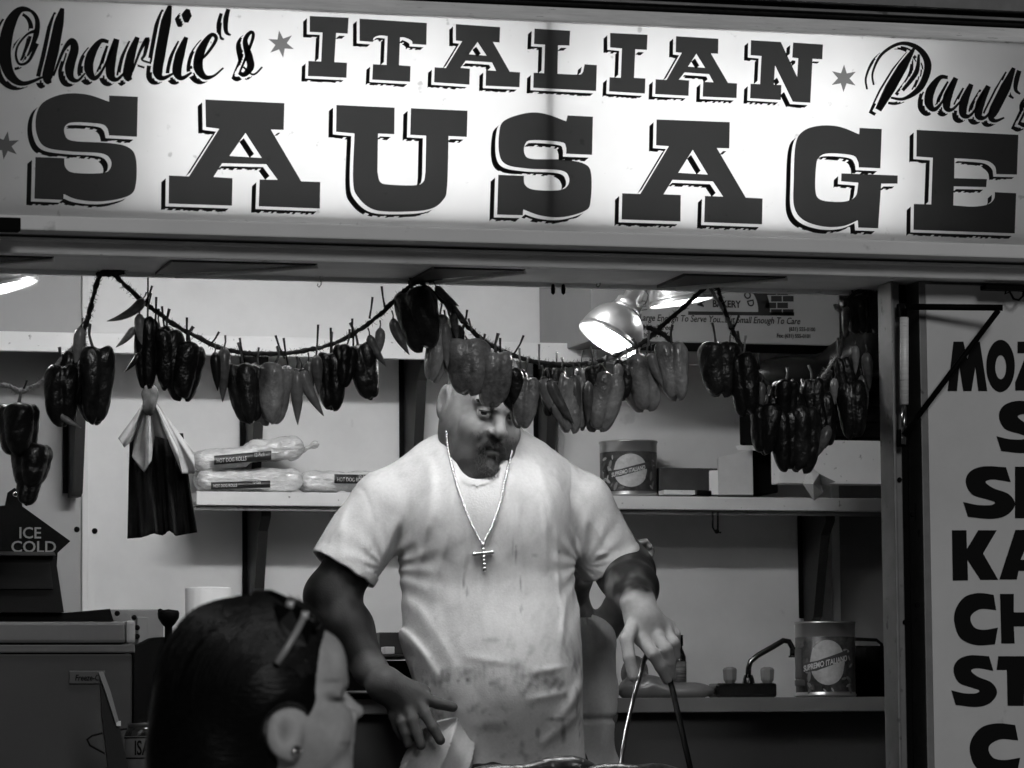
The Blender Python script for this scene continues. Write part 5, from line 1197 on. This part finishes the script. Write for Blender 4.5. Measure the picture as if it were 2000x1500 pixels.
def shirt_tone(v):
    vx_, vy_ = proj(v); t = np.full(len(v), .50); t += .02*snoise(v, 30, 31)
    z_ = v[:, 2]; low = np.clip((J(950, 1220)[2]-z_)/.12, 0, 1)
    n = .8*snoise(v*[1, 1, 1.6], 42, 32)+.8*snoise(v, 110, 33)+.6*snoise(v, 260, 35)
    t *= 1-.50*np.clip(n-.15, 0, 1)*low-.14*np.clip(n-.2, 0, 1)
    n2 = snoise(v, 300, 34)+.5*snoise(v, 500, 36); t *= 1-.6*np.clip(n2-.75, 0, 1)*(.35+.65*low)
    for px, py, rx, ry, k in ((905, 1135, 2.0, 14, .5), (912, 1158, 2, 10, .45), (1007, 1080, 1.8, 18, .5), (1017, 1140, 2.2, 12, .5), (1018, 1190, 1.8, 8, .45), (895, 1330, 3.2, 3.2, .6), (913, 1328, 3.6, 3.6, .65), (1092, 1078, 2.6, 4, .5), (1045, 1085, 6, 3, .3), (960, 1250, 14, 5, .25), (1002, 1075, 1.4, 22, .3), (1050, 1432, 5, 9, .45), (960, 1420, 26, 10, .35), (1090, 1405, 20, 4, .45), (1100, 1430, 5, 20, .5), (870, 1440, 24, 30, .6), (900, 1470, 26, 20, .5), (845, 1480, 20, 24, .4)):
        e = np.hypot((vx_-px)/rx, (vy_-py)/ry)+.25*snoise(v, 200, px)
        t *= 1-k*np.clip(1.5-e, 0, 1)*(v[:, 1] < YM)
    return np.clip(t, .04, .8)
M_cot = tone_mat('stained_cotton', .9, bump=.35, bscale=260, spec=.05, dist=.0015, var=.05, nscale=160)
lo2 = np.array([lo[0], YM-.30, J(950, 1585)[2]]); hi2 = np.array([J(1290, 1000)[0], YM+.26, J(940, 820)[2]])
shirt = sdf_mesh('t_shirt', shirt_sdf, lo2, hi2, .0036, M_cot, man, shirt_tone)
trs = sdf_mesh('trousers', lambda p: smax(smin(cap(p, J(985, 1530, .02), J(985, 1650, .02), .182, .175, TS), smin(cap(p, J(900, 1650, .02), np.array([J(900, 1650)[0], YM+.03, .60]), .115, .085), cap(p, J(1070, 1650, .02), np.array([J(1070, 1650)[0], YM+.03, .60]), .115, .085), .02), .05), .58-p[:, 2], .004), [J(780, 1600)[0], YM-.3, .56], [J(1200, 1600)[0], YM+.3, J(950, 1500)[2]], .008, mat('dark_trousers', .02, .9), man)
# shirt cloth gathered under the hand
def bunch(p):
    d = ell(p, J(872, 1480, -.085), (.062, .045, .085)); d = smin(d, ell(p, J(838, 1520, -.08), (.06, .04, .07)), .03)
    c = p-J(850, 1430); a = np.arctan2(c[:, 0], -c[:, 2]); return d+.012*np.abs(np.sin(c[:, 0]*62-c[:, 2]*22+1.6*snoise(p, 22, 12)))**.6-.006-.003*snoise(p*[1.5, 1, .7], 60, 13)
c0 = J(850, 1470, -.09); sdf_mesh('shirt_fold', bunch, c0-[.13, .09, .12], c0+[.13, .09, .10], .0036, M_cot, man, lambda v: np.clip(.34+.22*snoise(v, 45, 41), .06, .62))

# goatee and stubble hairs
def bvh_of(o):
    off = wloc(o); me = o.data
    return BVHTree.FromPolygons([v.co+off for v in me.vertices], [tuple(p.vertices) for p in me.polygons])
bv_b = bvh_of(body); hb = MB(); rgs = random.Random(8)
for i in range(3400):
    x, z = rgs.uniform(-.062, .062), rgs.uniform(-.125, -.028)
    r1 = math.hypot(x/.040, (z+.078)/.044); m1 = abs(z+.060) < .008 and abs(x) < .019
    pr = 0 if m1 else (1.0 if (r1 < 1 and not (r1 < .32 and z > -.09)) else .22)
    if z > -.045 and abs(x) < .03 and z > -.040: pr = 0
    if rgs.random() > pr: continue
    o_ = Vector(H2W((x, -.30, z))); d_ = (Vector(H2W((x*.8, 0, z)))-o_).normalized(); h = bv_b.ray_cast(o_, d_)
    if h[0] is None: continue
    L_ = rgs.uniform(.0022, .0050) if pr > .5 else .0014
    t_ = Vector((rgs.uniform(-.4, .4), -.5, -1)).normalized(); p = h[0]
    hb.tube([p, p+(t_*.6+h[1]*.5)*L_, p+(t_*1.2+h[1]*.5)*L_], [.00042, .0004, .0002], 3, cap=False)
tag(hb.build('beard', mat('beard_hair', .022, .5, spec=.2), man), kind='stuff')

# necklace laid on the shirt
dg = bpy.context.evaluated_depsgraph_get()
def bvh_of(o):
    off = wloc(o); me = o.data
    return BVHTree.FromPolygons([v.co+off for v in me.vertices], [tuple(p.vertices) for p in me.polygons])
bv_s, bv_b = bvh_of(shirt), bvh_of(body)
def onsurf(px, py, lift=.004):
    d = Vector(R @ np.array([px-1000, 750-py, -FPX])).normalized(); o = Vector(CAM)
    best = None
    for b in (bv_s, bv_b):
        h = b.ray_cast(o, d)
        if h[0] is not None and (best is None or h[3] < best[1]): best = (h[0], h[3])
    if best is None: return V(px, py, YM-.12)
    return best[0]-d*lift
nk = thing('necklace', 'heavy silver rope chain with a beaded cross pendant on the man\'s chest', 'necklace', onsurf(943, 1060))
M_silver = mat('silver', .8, .18, metal=1)
link = MB()
for pts in ([(872, 842), (875, 875), (883, 910), (892, 945), (906, 985), (922, 1025), (942, 1062)], [(1000, 880), (994, 905), (985, 945), (976, 985), (962, 1025), (944, 1062)]):
    sm = smooth_loop([(x, y, 1) for x, y in pts], 12, False)
    d_ = [0]
    for a, b in zip(sm, sm[1:]): d_.append(d_[-1]+float(np.linalg.norm(b-a)))
    n = int(d_[-1]/5.2); L_ = []
    for k in range(n+1):
        s_ = d_[-1]*k/n; i = min(len(sm)-2, max(0, int(np.searchsorted(d_, s_)-1))); f = (s_-d_[i])/max(1e-6, d_[i+1]-d_[i])
        q = sm[i]+(sm[i+1]-sm[i])*f; L_.append(onsurf(float(q[0]), float(q[1]), .0045))
    for k in range(len(L_)-1):
        a, b = L_[k], L_[k+1]; dr = (b-a); sd_ = Vector((dr.z, 0, -dr.x)).normalized()*.0016*(1 if k % 2 else -1)
        link.tube([a-sd_-dr*.15, (a+b)/2, b+sd_+dr*.15], [.0016, .0029, .0016], 7)
tag(link.build('chain_links', M_silver, nk, True), kind='stuff')
cr = MB()
def cross_at(x, y): return onsurf(x, y, .006)
for a, b in (((943, 1066), (946, 1110)), ((928, 1082), (960, 1079))):
    A_, B_ = cross_at(*a), cross_at(*b); cr.tube([A_, (A_+B_)/2, B_], .0034, 8)
    for k in range(7):
        p = A_+(B_-A_)*k/6; cr.lathe([(0, -.0042), (.0032, -.003), (.0042, 0), (.0032, .003), (0, .0042)], p+Vector((0, -.002, 0)), (0, 0, 1), 8)
for x, y in ((927, 1082), (961, 1079), (946, 1112), (943, 1064)):
    cr.lathe([(0, -.006), (.0045, -.004), (.006, 0), (.0045, .004), (0, .006)], cross_at(x, y), (0, 0, 1), 8)
cr.build('cross_pendant', M_silver, nk, True)
MB().lathe([(.0105, -.0022), (.0125, -.002), (.0125, .002), (.0105, .0022), (.0105, -.0022)], Vector((J(1304, 1238, HY+.02)+J(1316, 1258, 0+HY))/2)+Vector((.001, -.003, -.006)), Vector(rh_f[3][1]-rh_f[3][0]), 20).build('finger_ring', M_silver, man, True)
tg = thing('tongs', 'long steel tongs held point down in the man\'s hand', 'tongs', V(1280, 1270, YM+HY-.005))
ty = YM+HY
MB().tube([V(1272, 1262, ty+.03), V(1258, 1290, ty+.02), V(1238, 1360, ty-.03), V(1222, 1430, ty-.09), V(1206, 1530, ty-.16)], [.006, .0055, .0048, .0048, .005], 8, flat=.5).build('tong_arm', mat('tong_steel', .35, .3, metal=1), tg, True)
MB().tube([V(1290, 1262, ty+.03), V(1300, 1300, ty+.02), V(1313, 1345, ty-.02), V(1330, 1420, ty-.09), V(1355, 1530, ty-.16)], [.007, .0065, .0062, .0062, .006], 8, flat=.5).build('tong_arm', M_black, tg, True)
MB().tube([V(1268, 1266, ty+.03), V(1280, 1254, ty+.03), V(1294, 1266, ty+.03)], .007, 8).build('tong_hinge', M_dchrome, tg, True)

# ------------------------------------------------------------------ helper standing behind the cook
YK = 8.42
def K(px, py, dy=0.0): return at(px, py, YK+dy)
p2 = thing('person', 'person in a pale t-shirt mostly hidden behind the cook with one hand raised', 'person', (float(K(1130, 1500)[0]), YK, .56))
def kid_body(p):
    d = ell(p, K(1085, 1085, .02), (.075, .09, .10)); d = smin(d, ell(p, K(1118, 1125, -.03), (.045, .05, .05)), .03)
    d = smin(d, sph(p, K(1140, 1118, -.075), .012), .012)      # nose tip beside the shirt
    d = smin(d, ell(p, K(1133, 1142, -.06), (.018, .02, .014)), .012)
    d = smin(d, cap(p, K(1108, 1150, .0), K(1120, 1215, .02), .042, .045), .02)
    d = smin(d, cap(p, K(1095, 1260, .02), K(1125, 1380, .02), .085, .095, (1, .75, 1)), .03)
    d = smin(d, cap(p, K(1175, 1235, .03), K(1212, 1180, -.02), .036, .032), .02)
    d = smin(d, cap(p, K(1212, 1180, -.02), K(1248, 1105, -.06), .032, .021), .015)
    d = smin(d, ell(p, K(1254, 1085, -.07), (.021, .016, .026)), .012)
    for i, (a, b, c) in enumerate((((1248, 1072), (1246, 1062), (1262, 1057)), ((1256, 1072), (1262, 1062), (1270, 1068)), ((1262, 1080), (1272, 1076), (1270, 1088)), ((1258, 1094), (1268, 1090), (1270, 1100)))):
        d = smin(d, smin(cap(p, K(*a, -.08), K(*b, -.085), .0085, .0078), cap(p, K(*b, -.085), K(*c, -.10), .0078, .0068), .003), .004)
    for px in (1080, 1150): d = smin(d, cap(p, K(px, 1560, .02), np.array([K(px, 1560)[0], YK, .60]), .07, .05), .03)
    return d
lo3 = np.array([K(1000, 1300)[0], YK-.16, .58]); hi3 = np.array([K(1295, 1100)[0], YK+.16, K(1100, 960)[2]])
sdf_mesh('body', kid_body, lo3, hi3, .0045, M_skin, p2, lambda v: np.clip(.22+.03*snoise(v, 80, 6)-.12*(v[:, 2] > K(1100, 1075)[2])*(v[:, 0] < K(1130, 1075)[0]), .02, .4))
def kid_shirt(p):
    d = cap(p, K(1105, 1275, .0), K(1118, 1370, .0), .104, .104, (1, .75, 1))
    d = smin(d, cap(p, K(1122, 1420, .0), K(1130, 1640, .0), .090, .10, (1, .75, 1)), .012)
    d = smin(d, cap(p, K(1130, 1225, .03), K(1150, 1245, .02), .036, .045), .03)
    c = p-K(1130, 1300)
    d = d-.004*np.sin(c[:, 0]*85+2*np.sin(c[:, 2]*14))-.0025*snoise(p, 55, 14)
    wz = K(1180, 1404)[2]; d = d+.008*np.exp(-((p[:, 2]-wz)/.006)**2)
    d = smax(d, -cap(p, K(1108, 1150, -.02), K(1115, 1212, -.01), .046, .044), .004)
    return d
sdf_mesh('t_shirt', kid_shirt, np.array([lo3[0], YK-.16, .9]), hi3, .0045, M_cot, p2, lambda v: np.clip(.80+.05*snoise(v, 40, 15)-.40*np.exp(-((v[:, 2]-K(1180, 1403)[2])/.0045)**2), .03, .85))

# ------------------------------------------------------------------ woman passing in the foreground
YW = 5.0
def Wp(px, py, dy=0.0): return at(px, py, YW+dy)
kw = mpp(560, 1380, YW)
wm = thing('person', 'dark haired woman in profile in the foreground with sunglasses pushed up on her head', 'person', (float(Wp(500, 1600)[0]), YW, 0))
def face_px(x, y, dy=0.0): return Wp(x, y, dy)
def wface(p):
    d = ell(p, Wp(560, 1335, .0), (.068, .070, .088))
    d = smin(d, ell(p, Wp(575, 1420, -.005), (.062, .058, .075)), .03)
    d = smin(d, ell(p, Wp(636, 1296, .015), (.020, .050, .034)), .025)        # forehead
    d = smin(d, ell(p, Wp(652, 1335, .025), (.012, .035, .016)), .014)       # brow
    d = smin(d, ell(p, Wp(636, 1420, -.005), (.030, .045, .040)), .025)       # cheek
    d = smin(d, cap(p, Wp(664, 1356, .03), Wp(694, 1388, .035), .0075, .0085), .010)
    d = smin(d, sph(p, Wp(696, 1390, .035), .0088), .004)
    d = smin(d, sph(p, Wp(687, 1397, .022), .0075), .005)
    d = smin(d, ell(p, Wp(668, 1425, .03), (.016, .024, .020)), .012)
    d = smin(d, ell(p, Wp(672, 1448, .03), (.012, .018, .008)), .008); d = smin(d, ell(p, Wp(668, 1466, .03), (.012, .018, .008)), .008)
    d = smin(d, ell(p, Wp(645, 1500, .015), (.028, .035, .030)), .02)
    d = smax(d, -ell(p, Wp(672, 1364, -.010), (.017, .040, .0105)), .008)
    d = smin(d, cap(p, Wp(530, 1440, .04), Wp(490, 1620, .06), .052, .062), .03)
    # shoulders, below the picture
    d = smin(d, cap(p, Wp(330, 1740, .02), Wp(660, 1740, .12), .07, .07), .05)
    d = smin(d, cap(p, Wp(490, 1760, .06), np.array([Wp(490, 1760)[0], YW+.06, .9]), .14, .15, (1, .7, 1)), .06)
    for px in (430, 560): d = smin(d, cap(p, np.array([Wp(px, 1700)[0], YW+.06, .9]), np.array([Wp(px, 1700)[0], YW+.06, .03]), .09, .05), .04)
    # ear
    e = ell(p, Wp(556, 1432, -.066), (.0235, .012, .032)); e = smax(e, -ell(p, Wp(562, 1426, -.080), (.013, .010, .018)), .005)
    e = smin(e, ell(p, Wp(576, 1436, -.066), (.007, .008, .009)), .005); e = smin(e, ell(p, Wp(570, 1468, -.064), (.013, .008, .013)), .006)
    d = smin(d, e, .006)
    return d
def wtone(v):
    t = np.full(len(v), .70)+.02*snoise(v, 60, 7)
    vx_, vy_ = proj(v)
    for px, py, rx, ry, k in ((660, 1366, 17, 6.5, .95), (646, 1360, 16, 10, .45), (650, 1329, 22, 4, .5), (632, 1395, 30, 16, .12), (676, 1452, 14, 5, .35), (600, 1470, 40, 50, .2), (556, 1430, 11, 20, .45)):  # brow, lash and lips, plus shade painted in eye socket, ear and cheek
        e = np.hypot((vx_-px)/rx, (vy_-py)/ry); t *= 1-k*np.clip(1.35-e, 0, 1)
    t[v[:, 2] < Wp(490, 1660)[2]] = .015      # dark top
    return t
sdf_mesh('body', wface, [Wp(280, 1700)[0], YW-.16, 0.0], [Wp(740, 1400)[0], YW+.30, Wp(560, 1150)[2]], .0034, M_skin, wm, wtone)
def hair_sdf(p):
    d = ell(p, Wp(490, 1300, .01), (.098, .092, .082)); d = smin(d, ell(p, Wp(545, 1262, .01), (.062, .084, .056)), .03)
    d = smin(d, ell(p, Wp(430, 1400, .02), (.082, .085, .13)), .04)
    d = smin(d, ell(p, Wp(520, 1360, -.01), (.075, .082, .08)), .03)
    d = smin(d, ell(p, Wp(420, 1520, .03), (.085, .07, .10)), .04)
    d = smin(d, ell(p, Wp(352, 1400, .03), (.025, .03, .07)), .03)
    d = smin(d, ell(p, Wp(575, 1345, -.03), (.026, .05, .055)), .02)
    d = smax(d, -ell(p, Wp(568, 1436, -.09), (.034, .06, .040)), .008)
    d = smax(d, -ell(p, Wp(664, 1352, -.02), (.046, .18, .088)), .008); d = smax(d, -ell(p, Wp(650, 1440, -.06), (.038, .10, .055)), .006)
    # strands running back from the forehead
    c = p-Wp(650, 1250, 0); a = np.arctan2(c[:, 2], -c[:, 0]); r = np.linalg.norm(c, axis=1)
    return d-.0010*snoise(np.stack([r*12, a*55, c[:, 1]*70], 1), 1.0, 51)
M_hair = mat('dark_hair', .004, .38, spec=.25, var=.5, scale=140, stretch=(.25, 1.2, 1.6), bump=.5, bscale=160, dist=.003)
hair = sdf_mesh('hair', hair_sdf, [Wp(300, 1400)[0]-.03, YW-.13, Wp(420, 1640)[2]], [Wp(680, 1300)[0], YW+.16, Wp(500, 1130)[2]], .0030, M_hair, wm)
# loose strands laid over the crown
bv_h = bvh_of(hair); hb = MB(); rg = random.Random(4); HCn = Vector(Wp(500, 1350, .01))
for i in range(2200):
    y0 = rg.uniform(-.42, .10); a0 = math.radians(rg.uniform(20, 85)); a1 = a0+math.radians(rg.uniform(40, 105)); pts = []
    for k in range(8):
        an = a0+(a1-a0)*k/7; d = Vector((math.cos(an), y0*7+.1*math.sin(an*2), math.sin(an))).normalized()
        h = bv_h.ray_cast(HCn+d*.4, -d)
        if h[0] is not None: pts.append(h[0]+d*rg.uniform(.0003, .0016))
    if len(pts) > 5: hb.tube(pts, [.00025]+[.0005]*(len(pts)-2)+[.0002], 3, cap=False)
for i in range(260):      # flyaways along the hairline and crown
    an = math.radians(rg.uniform(5, 150)); d = Vector((math.cos(an), rg.uniform(-.7, .2), math.sin(an))).normalized(); h = bv_h.ray_cast(HCn+d*.4, -d)
    if h[0] is None: continue
    q_ = h[0]; tn_ = Vector((-d.z, rg.uniform(-.3, .3), d.x)).normalized()*rg.uniform(.006, .02)
    hb.tube([q_, q_+tn_*.5+d*.0015, q_+tn_+d*rg.uniform(.001, .006)], [.0003, .0003, .0001], 3, cap=False)
tag(hb.build('hair_strands', mat('shiny_strands', .018, .3, spec=.8), wm, True), kind='stuff')  # strands coloured lighter than the hair to imitate gloss highlights
# sunglasses and earring
sgl = thing('sunglasses', 'dark sunglasses with metal hinges pushed up on the woman\'s hair', 'sunglasses', Vector(Wp(580, 1205, -.04)))
def band(nm, pts, m, r=.004, flat=1, n=8): return MB().tube([Wp(*q) for q in pts], r, n, flat=flat).build(nm, m, sgl, True)
M_lens = mat('dark_lens', .006, .35, spec=.25)
band('frame_front', [(500, 1163, .03), (540, 1168, -.01), (570, 1184, -.045), (598, 1203, -.075), (622, 1224, -.085)], M_lens, .0065)
band('frame_rim', [(498, 1158, .03), (530, 1158, .0), (556, 1170, -.045)], M_lens, .004)
band('temple_arm', [(594, 1204, -.088), (580, 1232, -.095), (560, 1266, -.098), (540, 1296, -.098)], mat('temple_plastic', .45, .25), .0046)
for q in (((560, 1180, -.052), (574, 1182, -.056)), ((588, 1201, -.089), (602, 1203, -.090))):
    band('hinge', q, mat('bright_hinge', .9, .35, metal=.3), .0056)
mesh('lens', [Wp(*q) for q in ((535, 1176, -.06), (570, 1190, -.075), (612, 1216, -.092), (600, 1262, -.085), (572, 1262, -.085), (545, 1215, -.08))], [(0, 1, 2, 3, 4, 5)], M_lens, sgl)
er = thing('earring', 'round silver stud earring in the woman\'s ear', 'earring', Vector(Wp(580, 1466, -.078)))
MB().lathe([(.0052, -.002), (.0068, 0), (.0052, .002), (.0046, 0), (.0052, -.002)], Wp(580, 1466, -.079), (.2, -1, .2), 20).build('hoop', M_chrome, er, True)
MB().lathe([(0, -.003), (.0035, -.001), (.0035, .002), (0, .003)], Wp(580, 1466, -.079), (.2, -1, .2), 12).build('stone', M_chrome, er, True)
